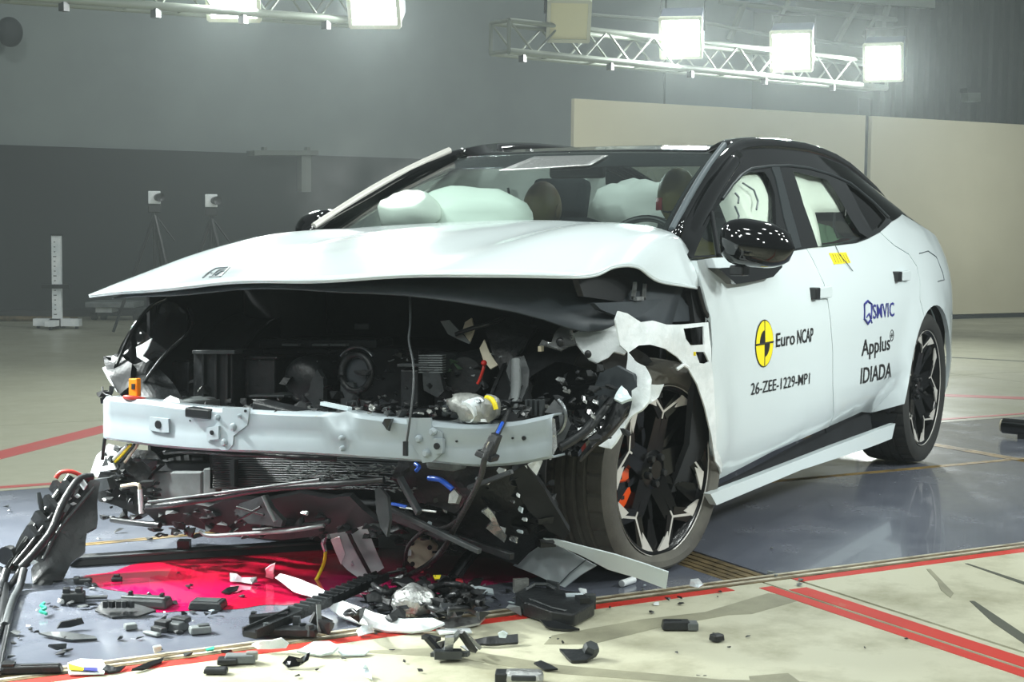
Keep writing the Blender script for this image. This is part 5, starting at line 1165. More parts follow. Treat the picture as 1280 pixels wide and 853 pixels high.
# ================================================================== DEBRIS ON THE FLOOR
mat('coolant', (196, 16, 52), 0.06, col2=(176, 12, 84), nscale=1.1, ndetail=2, thr=(0.45, 0.6), coat=0.5)
def pxm(px, py): return (FL(px, py)-CAM).dot(CF)/FPX          # metres per pixel there
VERT = Vector((0, 0, 1)); SX = Vector((CR.x, CR.y, 0)).normalized(); SY_ = Vector((CF.x, CF.y, 0)).normalized()
def frame(ang=0):
    a = SX*math.cos(ang)+SY_*math.sin(ang); return Matrix((a, VERT.cross(a), VERT)).transposed()
def fsheet(name, pts, th, material, parent=None, crumple=.004, seed=0, step=None, smooth=None):
    return bentsheet(MB(), pts, 'z', th, crumple, step, seed).build(name, material, parent, smooth=smooth)

# coolant puddle, a thin pool with a soft rim
pud = [(104, 722), (140, 716), (168, 706), (215, 698), (300, 690), (400, 682), (520, 690), (600, 698), (676, 700), (690, 712), (660, 724), (610, 732), (560, 742), (470, 748), (420, 744), (372, 756), (330, 757), (296, 762), (240, 764), (186, 766), (150, 756), (160, 742), (128, 736)]
P2 = [tuple(FL(a, b).xy) for a, b in pud]
P2s = []
for i in range(len(P2)):
    for k in range(5):
        q = cr([(*P2[(i-1) % len(P2)], 0), (*P2[i], 0), (*P2[(i+1) % len(P2)], 0), (*P2[(i+2) % len(P2)], 0)], (1+k/5)/3); P2s.append((q.x, q.y))
V, T, B = fill(P2s, (), .09)
bset = set(i for e in B for i in e)
mb = skin(MB(), [Vector((x, y, .0016 if i in bset else .0032)) for i, (x, y) in enumerate(V)], T, B, [Vector((x, y, .0011)) for x, y in V])
tag(mb.build('coolant_puddle', 'coolant', smooth=60, kind='thing'), 'pool of crimson coolant spread on the plates under the nose', 'puddle')

# torn bumper frame hanging off the far corner
g = thing('torn_bumper_frame', 'torn black bumper frame hanging from the far front corner down to the floor', 'bumper', FL(60, 738))
bentsheet(MB(), [(126, 604, -.78), (122, 640, -.80), (117, 662, -.84), (106, 668, -.86), (108, 690, -.90), (88, 702, -.94), (78, 725, -1.0), (66, 727, -1.05), (64, 735, -1.09), (44, 736, -1.09), (37, 725, -1.08), (36, 708, -1.04), (56, 680, -.98), (74, 650, -.92), (92, 622, -.86), (112, 602, -.79)], 'x', .012, .02, 9, 51).build('liner_panel', 'dark_plastic', g, smooth=40)
bentsheet(MB(), [(90, 598, -.84), (112, 598, -.80), (96, 622, -.88), (76, 652, -.95), (56, 684, -1.02), (34, 706, -1.08), (20, 716, -1.12), (8, 716, -1.14), (14, 692, -1.10), (36, 658, -1.0), (60, 626, -.92)], 'x', .012, .012, 8, 52).build('grille_web', 'satin_black', g)
for L, r, mm in (([(88, 596, -.86), (60, 636, -.95), (30, 680, -1.06), (8, 714, -1.15)], .012, 'gloss_black'), ([(96, 600, -.87), (68, 640, -.96), (42, 676, -1.05), (18, 706, -1.13)], .007, 'satin_black'), ([(116, 596, -.82), (98, 600, -.87), (78, 630, -.95), (64, 664, -1.02), (44, 690, -1.08), (26, 710, -1.13)], .012, 'dark_plastic'), ([(118, 610, -.82), (92, 640, -.90), (70, 668, -.98), (54, 700, -1.05)], .006, 'grey_plastic'), ([(8, 714, -1.15), (2, 740, -1.2), (-4, 770, -1.3)], .014, 'satin_black'), ([(30, 712, -1.13), (24, 735, -1.18), (16, 765, -1.3), (6, 800, -1.5)], .012, 'grey_plastic'), ([(26, 712, -1.12), (14, 740, -1.16), (4, 748, -1.2)], .010, 'satin_black'), ([(16, 765, -1.3), (8, 810, -1.55), (-2, 850, -1.8)], .008, 'satin_black'), ([(0, 712, -1.15), (6, 740, -1.2), (2, 790, -1.45), (-6, 820, -1.6)], .012, 'satin_black')):
    pts = [XP(*p) for p in L]; pts = [Vector((p.x, p.y, max(p.z, r+.002))) for p in pts]; S = [cr([tuple(q) for q in pts], i/20) for i in range(21)]
    MB().tube(S, r, 8).build('frame_bar', mm, g, smooth=60)
cabp = [XP(*p) for p in ((70, 598, -.88), (76, 591, -.87), (90, 590, -.85), (106, 597, -.82), (112, 600, -.81))]; MB().tube([cr([tuple(q) for q in cabp], i/16) for i in range(17)], .007, 8).build('red_hose', 'red_hose', g, smooth=60)
for px, py, w_, h_, x in ((104, 606, 9, 14, -.86), (96, 621, 7, 6, -.88), (86, 624, 6, 5, -.90), (91, 631, 8, 4, -.90), (44, 648, 4, 8, -1.0), (54, 668, 5, 4, -1.0), (64, 656, 4, 3, -.99), (40, 704, 12, 6, -1.08)):
    bentsheet(MB(), [(px-w_/2, py, x), (px, py-h_/2, x), (px+w_/2, py, x), (px, py+h_/2, x)], 'x', .004, .004, 3).build('clip', 'white_plastic', g)
MB().tube([XP(48, 616, -.98), XP(50, 626, -.98), XP(53, 642, -.98)], [.006, .009, .007], 8).build('sensor', 'grey_plastic', g); MB().blob(XP(10, 765, -1.32), (.02, .02, .02), None, 10, 8).build('orange_clip', 'caliper', g)
MB().lathe([(0, -.015), (.028, -.015), (.028, .015), (0, .015)], XP(10, 694, -1.11), (1, .3, 0), 16).build('bush', 'satin_black', g)
for q, (px, py, x) in enumerate(((72, 612, -.90), (62, 630, -.95), (50, 650, -1.0), (40, 668, -1.04), (84, 612, -.90), (70, 640, -.96), (58, 660, -1.0))): MB().box(XP(px, py, x), (.02, .05, .035), Matrix.Rotation(.6, 3, 'X')).build('web_rib', 'dark_plastic', g)

# long strip of the lower grille lying across the plates
a, b = FL(86, 707), FL(470, 682)
d = (b-a).normalized(); s = VERT.cross(d)
g = thing('grille_strip', 'long black lower grille strip lying across the plates beneath the beam', 'strip', (a+b)/2)
MB().prism([(-.035, 0.004), (.035, .004), (.03, .028), (.0, .034), (-.03, .022)], a, s, VERT, b-a).build('blade', 'satin_black', g); MB().prism([(-.036, .024), (-.026, .024), (-.026, .032), (-.036, .030)], a, s, VERT, b-a).build('edge_bead', 'grey_plastic', g)
MB().box(a+(b-a)*.36+Vector((0, 0, .045)), (.04, .04, .03), frame()).build('clip', 'satin_black', g); MB().box(a+(b-a)*.8+Vector((0, 0, .042)), (.03, .04, .02), frame()).build('clip', 'satin_black', g)

# upright painted bumper shard with a dark groove
g = thing('bumper_cover_shard', 'pale painted bumper cover shard with a dark groove, standing on end in the pool', 'shard', FL(452, 727))
xb = FL(452, 727).x+.01
bentsheet(MB(), [(403, 642, xb-.05), (410, 638.5, xb-.04), (418, 637.5, xb-.03), (430, 641, xb-.02), (442, 648.5, xb), (452, 647, xb+.01), (468, 682, xb+.04), (481, 710, xb+.06), (467, 719, xb+.03), (452, 726, xb), (442, 719, xb), (435, 714, xb-.01), (425, 703, xb-.02), (414, 674, xb-.04)], 'x', .006, .004, 7, 61).build('skin', 'paint', g, smooth=50)
MB().tube([XP(428, 648, xb-.035), XP(440, 676, xb-.02), XP(456, 706, xb+.0), XP(462, 717, xb+.01)], .008, 6, flat=.4).build('groove', 'satin_black', g); bentsheet(MB(), [(413, 674, xb-.06), (424, 671, xb-.06), (431, 692, xb-.04), (426, 706, xb-.04), (419, 690, xb-.05)], 'x', .003, .003).build('inner_label', 'white_plastic', g)
MB().tube([XP(404, 648, xb-.05), XP(409, 664, xb-.06), XP(404, 680, xb-.06), XP(407, 690, xb-.06)], [.008, .006, .009, .006], 6).build('torn_edge', 'crumpled_metal', g); q_ = [XP(407, 690, xb-.06), XP(405, 704, xb-.06), XP(399, 718, xb-.07), XP(394, 727, xb-.08)]
MB().tube([cr([tuple(q) for q in q_], i/12) for i in range(13)], .0055, 8).build('yellow_lead', 'yellow', g, smooth=60); MB().chunk(XP(441, 704, xb-.03), (.004, .02, .02), 3).build('blue_mark', 'clear_plastic', g)
# octagonal beige cap
g = thing('octagonal_cap', 'beige octagonal plastic cap with bolt holes, propped behind the debris heap', 'cap', FL(526, 722))
xc = FL(526, 722).x+.01; oc = XP(527, 692, xc); s1 = pxm(526, 715)
oct_ = [(math.cos(math.radians(22.5+45*k))*21*s1, math.sin(math.radians(22.5+45*k))*20.5*s1) for k in range(8)]
U_ = Vector((0.12, -1, 0)).normalized(); U_ = SX
MB().prism(oct_, oc, U_, Vector((0, 0, 1))-SY_*-.15, SY_*.04).build('disc', 'beige', g, bevel=.005)
for a_, b_ in ((10, 7), (9, -12), (-11, -13), (-12, 12)): MB().lathe([(0, -.004), (3*s1, -.004), (3*s1, .002)], oc+U_*a_*s1+VERT*b_*s1+SY_*b_*s1*.15, SY_, 12).build('bolt_hole', 'satin_black', g)
MB().box(oc+U_*17*s1+SY_*.01, (8*s1, .02, 6*s1), frame()).build('notch', 'satin_black', g); MB().box(oc-U_*16*s1-SY_*.006+VERT*1*s1, (7*s1, .01, 7*s1), frame()).build('clip', 'white_plastic', g)
MB().tube([oc-U_*18*s1-VERT*2*s1-SY_*.02, oc-U_*21*s1-VERT*14*s1-SY_*.03, oc-U_*17*s1-VERT*24*s1-SY_*.05], .006, 8).build('lead', 'cable', g, smooth=60)
MB().box(oc-VERT*21*s1-U_*2*s1, (9*s1, .02, 5*s1), frame()).build('foot', 'dummy_red', g)

# painted bumper corner: folded panel and long strip, by the front wheel
g = thing('bumper_corner', 'folded pale painted bumper corner with a long white strip, lying against the front tyre', 'shard', FL(706, 735))
xq = FL(706, 734, .01).x
bentsheet(MB(), [(641, 707, xq-.02), (656, 695, xq+.0), (674, 682.5, xq+.03), (690, 679, xq+.02), (730, 699, xq-.02), (745, 707, xq-.05), (733, 714, xq-.045), (725, 719, xq-.04), (706, 734, xq), (695, 730, xq), (668, 718, xq-.01)], 'x', .006, .002, 8, 71).build('panel', 'paint', g, smooth=40)
bentsheet(MB(), [(679, 674, xq-.16), (695, 675, xq-.16), (730, 684, xq-.12), (770, 694, xq-.08), (804, 705, xq-.04), (835.5, 716, xq-.01), (832.5, 737, xq+.0), (796, 723, xq-.03), (760, 712.5, xq-.07), (725, 694, xq-.12), (700, 684, xq-.15)], 'x', .006, .001, 8, 72).build('strip', 'paint', g, smooth=40)
MB().tube([XP(699, 731, xq-.012), XP(712, 717, xq-.03), XP(733, 700, xq-.045)], .002, 5).build('shut_line', 'trim_grey', g); MB().box(XP(682, 679, xq-.12), (.05, .04, .02), frame(.4)).build('clip', 'satin_black', g)
# black control box
g = thing('control_box', 'large scratched black plastic housing by the red line, before the folded bumper corner', 'housing', FL(700, 778))
s2 = pxm(695, 765); c0 = FL(695, 762)
mb = MB(); top_ = [FL(644, 741, .05), FL(662, 732, .055), (FL(741, 742, .05)), FL(743, 753, .045), FL(718, 768, .040), FL(690, 764, .045), FL(655, 752, .048)]
bot_ = [Vector((p.x, p.y, .004)) for p in top_]; n_ = len(top_); mb.add(top_+bot_, [tuple(range(n_)), tuple(range(2*n_-1, n_-1, -1))]+[(i, n_+i, n_+(i+1) % n_, (i+1) % n_) for i in range(n_)]); mb.build('body', 'dark_plastic', g, bevel=.006)
MB().tube([FL(656, 738, .055), FL(668, 731, .062), FL(684, 731, .062), FL(695, 737, .055)], .006, 6).build('lip', 'grey_plastic', g); MB().box(FL(651, 732, .055), (.045, .015, .04), frame(.3)).build('bracket', 'cast_alloy', g); MB().box(FL(691, 732, .06), (.05, .01, .025), frame(-.8)).build('tab', 'grey_plastic', g, bevel=.003)
MB().box(FL(728, 757, .036), (.03, .045, .05), frame(.3)).build('socket', 'satin_black', g); MB().box(FL(738, 752, .04), (.03, .03, .04), frame()).build('connector', 'grey_plastic', g); MB().chunk(FL(729, 740, .055), (.025, .025, .02), 5).build('connector', 'white_plastic', g); MB().box(FL(718, 744, .052), (.05, .02, .006), frame(.1)).build('label', 'clear_plastic', g)
MB().chunk(FL(644, 762, .02), (.06, .04, .04), 6).build('broken_lug', 'mid_grey', g); MB().tube([FL(662, 749, .050), FL(690, 760, .047), FL(708, 764, .044)], .003, 5).build('scratch', 'grey_plastic', g)

# white trims
tag(fsheet('white_trim', [(343, 722, .05), (350, 717, .055), (375, 724, .05), (402, 738, .045), (428, 747, .05), (433, 752, .03), (420, 756, .02), (395, 750, .02), (366, 739, .02)], .008, 'white_plastic', None, .006, 81, None, 40), 'long white plastic trim running from the pool towards the debris heap', 'trim')
tag(fsheet('white_trim', [(409, 758, .03), (428, 752, .05), (444, 757, .05), (470, 766, .045), (505, 773, .04), (541, 772, .045), (556, 778, .03), (538, 786, .012), (515, 790, .012), (482, 789, .012), (452, 780, .014), (424, 770, .016)], .008, 'white_plastic', None, .005, 82, None, 40), 'wide white bumper trim along the red line below the debris heap', 'trim')
g = thing('white_plank', 'thin silvery white strip lying on the groove right of the wide trim', 'strip', FL(570, 782)); fsheet('strip', [(541, 778, .02), (570, 772, .02), (606, 773, .012), (600, 780, .012), (560, 787, .012)], .006, 'foil', g); fsheet('strip', [(545, 787, .012), (588, 786, .012), (590, 790, .01), (550, 793, .01)], .005, 'white_plastic', g)
tag(fsheet('white_flake', [(331, 711, .07), (337, 707, .08), (344, 705, .10), (341, 716, .06), (340, 724, .012), (332, 722, .012)], .004, 'white_plastic', None, .006, 83), 'curled white plastic flake standing in the pool by the long trim', 'flake')
tag(fsheet('serrated_strip', [(315, 807, .012), (325, 803, .03), (340, 802, .03), (352, 799, .04), (361, 806, .02), (358, 811, .012), (340, 812, .010), (322, 813, .010)], .006, 'white_plastic', None, .008, 84, 4), 'short toothed white strip at the groove left of the clear tray', 'strip')
tag(fsheet('clear_tray', [(371, 813, .012), (392, 802, .03), (411, 802, .035), (423, 808, .03), (416, 815, .014), (400, 818, .012)], .008, 'clear_plastic', None, .004, 85), 'translucent white tray shard sitting on the red line', 'shard')
tag(fsheet('clear_shard', [(423, 814, .012), (440, 811, .012), (462, 813, .012), (456, 818, .008), (428, 819, .008)], .005, 'clear_plastic', None, .003, 86), 'flat clear strip lying across the red line right of the clear tray', 'shard')
tag(fsheet('blue_tinted_shard', [(445, 789, .01), (452, 783, .03), (466, 782, .035), (467, 791, .012), (448, 796, .01)], .004, 'clear_plastic', None, .003, 87), 'small clear blue-tinted triangular shard under the wide white trim', 'shard')
g = thing('clear_lens', 'crumpled clear lens shard lying in the red pool', 'shard', FL(302, 727)); fsheet('lens', [(286, 716, .03), (296, 716, .04), (302, 720, .03), (316, 719, .03), (321, 724, .02), (314, 728, .014), (300, 726, .012), (288, 727, .012)], .004, 'clear_plastic', g, .012, 88, 4); MB().chunk(FL(316, 725, .02), (.03, .02, .02), 8).build('lens_frame', 'mid_grey', g)
tag(fsheet('clear_chunk', [(862, 733, .012), (864, 724, .035), (874, 723, .04), (880, 731, .02), (874, 736, .012)], .012, 'clear_plastic', None, .006, 89), 'milky clear chunk on the plates right of the front wheel', 'chunk')
tag(MB().tube([FL(777, 730, .012), FL(792, 725, .012)], .011, 12).build('white_tube', 'white_plastic', smooth=60), 'short white tube on the plates under the long white strip', 'tube')
tag(fsheet('clear_film', [(449, 834, .02), (456, 829, .04), (462, 840, .01), (465, 850, .008), (455, 846, .01)], .003, 'clear_plastic', None, .006, 90), 'curl of clear film on the concrete near the bottom edge', 'film')

# debris heap in the middle
g = thing('crushed_loom', 'twisted black wiring heap before the octagonal cap', 'wiring', FL(520, 765))
rnd = random.Random(5)
for k in range(9):
    p0_ = (rnd.uniform(470, 600), rnd.uniform(718, 765)); L = [FL(p0_[0], p0_[1], .02)]
    for j in range(6): p0_ = (p0_[0]+rnd.uniform(-22, 22), min(768, max(712, p0_[1]+rnd.uniform(-9, 9)))); L.append(FL(p0_[0], p0_[1], rnd.uniform(.01, .09)))
    MB().tube([cr([tuple(q) for q in L], i/24) for i in range(25)], rnd.uniform(.004, .010), 7).build('wire', ('cable', 'satin_black', 'dark_plastic')[k % 3], g, smooth=60)
mb = MB()
for k in range(130):
    px, py = rnd.gauss(525, 40), rnd.gauss(745, 13)
    if 450 < px < 610 and 708 < py < 772:
        s_ = rnd.uniform(.02, .075); mb.chunk(FL(px, py, rnd.uniform(.012, .07)), (s_, s_*rnd.uniform(.4, 1.3), s_*rnd.uniform(.3, .7)), 900+k)
mb.v = [(v[0], v[1], max(.003, v[2])) for v in mb.v]; mb.build('crushed_fragments', 'dark_plastic', g, kind='stuff')
g = thing('silver_casting', 'scuffed silver round casting lying in the middle of the debris heap', 'casting', FL(516, 762))
MB().blob(FL(517, 752, .062), (.066, .055, .045), frame(.2), 22, 12, .18, 6).build('body', 'foil', g, smooth=60); MB().lathe([(0, .0), (.016, 0), (.018, .006), (.018, .012)], FL(510, 744, .085), Vector((-.3, -.3, 1)), 18).build('flange', 'cast_alloy', g, smooth=40); MB().chunk(FL(513, 736, .085), (.03, .025, .02), 9).build('lug', 'white_plastic', g)
for k in range(4): MB().bar(FL(500+k*10, 742, .085), FL(503+k*10, 756, .04), .006, .006).build('rib', 'steel', g)
tag(fsheet('white_bracket', [(546, 764, .012), (549, 755, .04), (557, 757, .035), (562, 756, .04), (556, 766, .012)], .006, 'white_plastic', None, .004, 91), 'small white angled bracket right of the silver casting', 'bracket')
tag(fsheet('white_splinter', [(558, 773, .012), (566, 764, .03), (578, 760, .035), (586, 756, .03), (582, 766, .014), (572, 772, .01)], .006, 'white_plastic', None, .006, 92), 'jagged white splinter above the silvery white strip', 'splinter')
tag(fsheet('clear_bar', [(578, 731, .02), (590, 732, .025), (616, 736, .02), (617, 742, .012), (600, 741, .01), (582, 737, .01)], .008, 'clear_plastic', None, .003, 93), 'clear plastic bar lying right of the debris heap', 'bar')
tag(MB().chunk(FL(588, 738, .03), (.035, .03, .03), 94).build('white_cube', 'white_plastic'), 'white lump on the clear plastic bar end', 'lump')
tag(fsheet('lime_clip', [(541, 719, .08), (551, 719, .08), (549, 724, .07), (543, 724, .07)], .012, 'yellow', None, .004, 95), 'lime yellow clip perched on top of the debris heap', 'clip')
tag(MB().box(FL(574, 735, .03), (.02, .03, .05), frame(.2)).build('red_reflector', 'dummy_red', bevel=.003), 'small dark red block beside the debris heap', 'block')
g = thing('black_rod', 'ribbed black rod slanting from the heap up to the crushed bumper', 'rod', FL(562, 726)); MB().bar(FL(566, 724, .02), FL(612, 688, .02)+VERT*.07, .035, .018).build('rod', 'dark_plastic', g); MB().bar(FL(566, 724, .035), FL(612, 688, .035)+VERT*.07, .006, .012).build('rib', 'grey_plastic', g)
# cable duct ladder and broken grille at the left of the heap
g = thing('cable_duct', 'long black ribbed cable duct leaning across the white trims', 'duct', FL(400, 770)); a, b = FL(312, 794, .025), FL(478, 722, .06)
MB().bar(a, b, .045, .016).build('channel', 'satin_black', g); d = (b-a).normalized(); s = d.cross(VERT).normalized()
for q in (-1, 1): MB().bar(a+s*q*.022+VERT*.006, b+s*q*.022+VERT*.006, .006, .022).build('rail', 'dark_plastic', g)
for k in range(14): MB().box(a+(b-a)*(.32+.045*k)+VERT*.012, (.008, .05, .02), Matrix((d, s, s.cross(d))).transposed()).build('rung', 'grey_plastic' if k < 5 else 'dark_plastic', g)
g = thing('broken_grille', 'broken black grille carrier left of the debris heap', 'grille', FL(350, 800))
MB().bar(FL(310, 788, .016), FL(396, 790, .02), .045, .022).build('carrier', 'dark_plastic', g, bevel=.004); MB().bar(FL(312, 775, .03), FL(360, 770, .04), .03, .02).build('arm', 'satin_black', g)
for k, (px, py, hh) in enumerate(((317, 772, .05), (333, 786, .05), (350, 782, .05), (371, 779, .06), (378, 785, .04), (387, 788, .05))): MB().box(FL(px, py, hh*.3+.012), (.018, .022, hh*.6), frame(k*.5), (.7, .8)).build('lug', ('dark_plastic', 'grey_plastic')[k % 2], g)
MB().bar(FL(398, 756, .09), FL(400, 790, .02), .012, .008).build('rod', 'mid_grey', g); MB().bar(FL(390, 772, .05), FL(412, 782, .02), .012, .03).build('fin', 'satin_black', g); MB().chunk(FL(408, 785, .03), (.05, .05, .05), 31).build('torn_end', 'dark_plastic', g)

# separate pieces, left to right
def lump(name, label, cat, px, py, size, ang, material, parts=(), bev=.004, top=(.9, .85), z=0.0):
    size = (size[0], size[1], size[2]*.62); parts = [(n0, (o0[0], o0[1], o0[2]*.62), (z0[0], z0[1], z0[2]*.7), m0) for n0, o0, z0, m0 in parts]
    g = thing(name, label, cat, FL(px, py)); R = frame(ang); c = FL(px, py, size[2]/2+.003+z)
    MB().box(c, size, R, top).build('body', material, g, bevel=bev)
    for nm, off, sz, mm in parts: MB().box(c+R @ Vector(off), sz, R).build(nm, mm, g, bevel=min(.003, min(sz)/4))
    return g
lump('plug_housing', 'black double plug housing at the pool edge, under the hanging frame', 'plug', 92, 746, (.07, .05, .045), .2, 'dark_plastic', (('socket', (-.02, -.0, .03), (.02, .03, .025), 'satin_black'), ('socket', (.015, 0, .03), (.02, .03, .025), 'satin_black'), ('tail', (.06, .01, -.012), (.07, .02, .012), 'grey_plastic')))
lump('grey_module', 'olive grey module with two black studs at the near pool edge', 'module', 182, 752, (.15, .07, .045), -.15, 'grey_plastic', (('stud', (-.045, 0, .03), (.012, .015, .03), 'satin_black'), ('stud', (.05, 0, .028), (.012, .015, .026), 'satin_black'), ('ridge', (0, -.02, .024), (.13, .01, .008), 'mid_grey')), .008)
g = thing('scorched_plate', 'flat ragged black plate joined under the olive grey module', 'plate', FL(155, 764)); fsheet('plate', [(120, 762, .012), (128, 752, .03), (156, 750, .03), (165, 757, .02), (195, 764, .016), (172, 771, .008), (140, 772, .008)], .006, 'dark_plastic', g, .006, 101)
for k in range(5): MB().box(FL(132+k*8, 756, .035), (.012, .014, .018), frame(k)).build('peg', 'satin_black', g)
lump('square_lid', 'black square lid lying flat in the red pool', 'lid', 260, 755, (.10, .075, .035), -.1, 'dark_plastic', (('recess', (0, 0, .018), (.07, .045, .004), 'grey_plastic'),))
tag(fsheet('black_splinter', [(277, 740, .012), (284, 735, .02), (299, 733, .014), (297, 738, .01), (285, 742, .008)], .005, 'dark_plastic', None, .003, 103), 'thin black splinter in the pool beside the clear lens shard', 'splinter')
lump('black_clip', 'small black clip standing in the purple edge of the pool', 'clip', 146, 724, (.035, .025, .02), .2, 'dark_plastic', (('prong', (.0, 0, .015), (.02, .01, .015), 'satin_black'),))
lump('black_stub', 'black stub lying where the pool turns from purple to white plate', 'stub', 104, 726, (.055, .03, .022), .15, 'dark_plastic', (('cap', (-.02, 0, .012), (.018, .028, .012), 'grey_plastic'),))
tag(MB().tube([FL(54+4*math.cos(k*.7)*(1-.03*k), 768-k*.8, .012+.001*k) for k in range(18)], .005, 6).build('teal_coil', 'teal', smooth=60), 'small teal coil on the bright plate below the hanging frame', 'coil')
tag(fsheet('black_flap', [(71, 786, .012), (76, 778, .03), (103, 773, .03), (106, 780, .016), (88, 784, .010)], .006, 'dark_plastic', None, .004, 104), 'black flat flap below the teal coil', 'flap')
tag(fsheet('long_blade', [(48, 791, .012), (80, 790, .02), (118, 795, .012), (121, 798, .010), (90, 800, .010), (60, 795, .008)], .006, 'grey_plastic', None, .002, 105), 'long grey-black blade lying across the bright plate', 'blade')
lump('ribbed_bar', 'ribbed black bar at the bottom left corner of the plates', 'bar', 40, 836, (.15, .035, .03), .12, 'dark_plastic', (('rib', (-.055, 0, .02), (.03, .03, .012), 'satin_black'), ('groove', (.02, -.005, .016), (.09, .008, .006), 'grey_plastic')))
g = thing('label_card', 'white card with yellow and navy edge lying near the bottom left corner', 'card', FL(105, 838)); fsheet('card', [(84, 829, .012), (100, 824, .014), (128, 825, .012), (132, 834, .01), (130, 842, .008), (86, 843, .008)], .003, 'white_plastic', g, .001); fsheet('yellow_edge', [(85, 829, .016), (90, 831, .016), (105, 835, .016), (104, 838, .015), (86, 837, .014)], .0015, 'yellow', g, 0); fsheet('navy_edge', [(104, 834, .016), (122, 835, .016), (122, 839, .014), (103, 838, .014)], .0015, 'navy_ink', g, 0)
tag(fsheet('black_fin', [(128, 836, .012), (133, 831, .02), (145, 834, .016), (158, 831, .01), (150, 838, .008), (136, 840, .008)], .006, 'dark_plastic', None, .003, 106), 'curved black fin touching the white card', 'fin')
tag(fsheet('black_knife', [(165, 836, .012), (185, 828, .016), (205, 822, .012), (203, 827, .008), (180, 836, .008)], .007, 'satin_black', None, .001, 107), 'long thin black sliver beside the groove right of the card', 'sliver')
lump('grey_gadget', 'small grey cracked gadget on the plates near the pool', 'gadget', 250, 787, (.06, .04, .03), .4, 'mid_grey', (('chip', (.01, 0, .016), (.03, .02, .01), 'grey_plastic'),))
lump('cracked_clump', 'dark cracked clump on the plates between the two grey gadgets', 'clump', 217, 782, (.075, .05, .04), -.4, 'grey_plastic', (('piece', (.01, .02, .02), (.05, .03, .02), 'dark_plastic'), ('piece', (-.02, -.02, .01), (.04, .03, .03), 'dark_matte')))
lump('folded_clip', 'folded grey and black clip left of the cracked clump', 'clip', 190, 792, (.06, .02, .015), -.6, 'mid_grey', (('wing', (.01, .015, .015), (.045, .02, .02), 'dark_plastic'),))
lump('hex_nut_holder', 'small grey block on the bright plate left of the folded clip', 'block', 163, 783, (.035, .03, .025), .5, 'mid_grey')
tag(fsheet('teal_flake', [(257, 811, .012), (268, 808, .012), (267, 812, .01), (259, 813, .009)], .004, 'teal', None, .001, 108), 'tiny teal flake on the grey plate near the groove', 'flake')
tag(fsheet('white_crumb', [(193, 811, .03), (203, 809, .03), (204, 814, .012), (196, 818, .01)], .006, 'white_plastic', None, .008, 109), 'white crumpled crumb alone on the plates near the groove', 'crumb')
g = thing('black_shell', 'curved black shell lying on the red line below the clear tray', 'shell', FL(372, 830)); fsheet('shell', [(354, 829, .012), (362, 820, .03), (376, 822, .035), (389, 815, .03), (386, 825, .016), (374, 832, .010), (360, 834, .008)], .006, 'gloss_black', g, .006, 110)
lump('mangled_connector', 'mangled grey connector on the groove left of the black shell', 'connector', 300, 823, (.08, .04, .035), .1, 'mid_grey', (('pin', (.03, 0, .01), (.03, .02, .03), 'cast_alloy'), ('base', (-.03, -.01, -.004), (.05, .04, .02), 'dark_plastic')))
lump('black_socket', 'black socket on the red line left of the mangled connector', 'socket', 270, 838, (.06, .03, .022), .0, 'dark_plastic')
tag(fsheet('red_white_offcut', [(422, 816, .008), (438, 812, .014), (460, 814, .012), (452, 818, .009), (430, 820, .007)], .004, 'white_plastic', None, .002, 111), 'thin white offcut on the red line under the flat clear strip', 'offcut') if False else None
# right of the heap, on the concrete
g = thing('mangled_carrier', 'mangled black and silver frame on the red line below the wide white trim', 'frame', FL(560, 822))
for k, (x0, y0, z0, x1, y1, z1, mm) in enumerate(((534, 798, .05, 552, 818, .012, 'satin_black'), (552, 818, .014, 575, 790, .08, 'mid_grey'), (575, 790, .08, 592, 814, .02, 'satin_black'), (540, 818, .01, 586, 818, .02, 'grey_plastic'), (562, 796, .07, 560, 820, .012, 'crumpled_metal'), (580, 792, .06, 600, 810, .02, 'crumpled_metal'), (530, 796, .04, 548, 800, .04, 'dark_plastic'))): MB().bar(FL(x0, y0, z0), FL(x1, y1, z1), .022, .010).build('strut', mm, g)
fsheet('torn_skin', [(540, 805, .02), (556, 800, .05), (570, 797, .06), (566, 810, .02), (550, 818, .01)], .004, 'dark_plastic', g, .012, 112); fsheet('silver_skin', [(575, 808, .02), (592, 805, .02), (601, 811, .01), (584, 814, .008)], .004, 'foil', g, .006, 113); MB().box(FL(560, 818, .02), (.07, .03, .02), frame(.1)).build('base', 'grey_plastic', g)
tag(fsheet('black_plastic_strip', [(592, 800, .02), (612, 796, .03), (648, 793, .025), (648, 803, .012), (620, 806, .010), (596, 805, .010)], .010, 'dark_plastic', None, .003, 114), 'black plastic strip on the red line right of the mangled frame', 'strip')
tag(fsheet('white_scrap', [(622, 792, .04), (628, 789, .05), (634, 793, .04), (632, 798, .03), (624, 797, .03)], .006, 'clear_plastic', None, .008, 115), 'crumpled clear scrap lying on top of the black blade', 'scrap')
lump('silver_motor', 'small silver motor with black ends on the concrete at the bottom edge', 'motor', 655, 845, (.10, .05, .045), -.05, 'foil', (('end_cap', (-.055, 0, -.004), (.03, .045, .035), 'dark_plastic'), ('band', (0, 0, .0), (.06, .053, .02), 'grey_plastic')), .010)
tag(fsheet('black_leaf', [(667, 829, .014), (676, 826, .02), (690, 832, .014), (697, 836, .008), (680, 837, .008)], .005, 'dark_plastic', None, .002, 116), 'pointed black leaf-shaped scrap touching the silver motor', 'scrap')
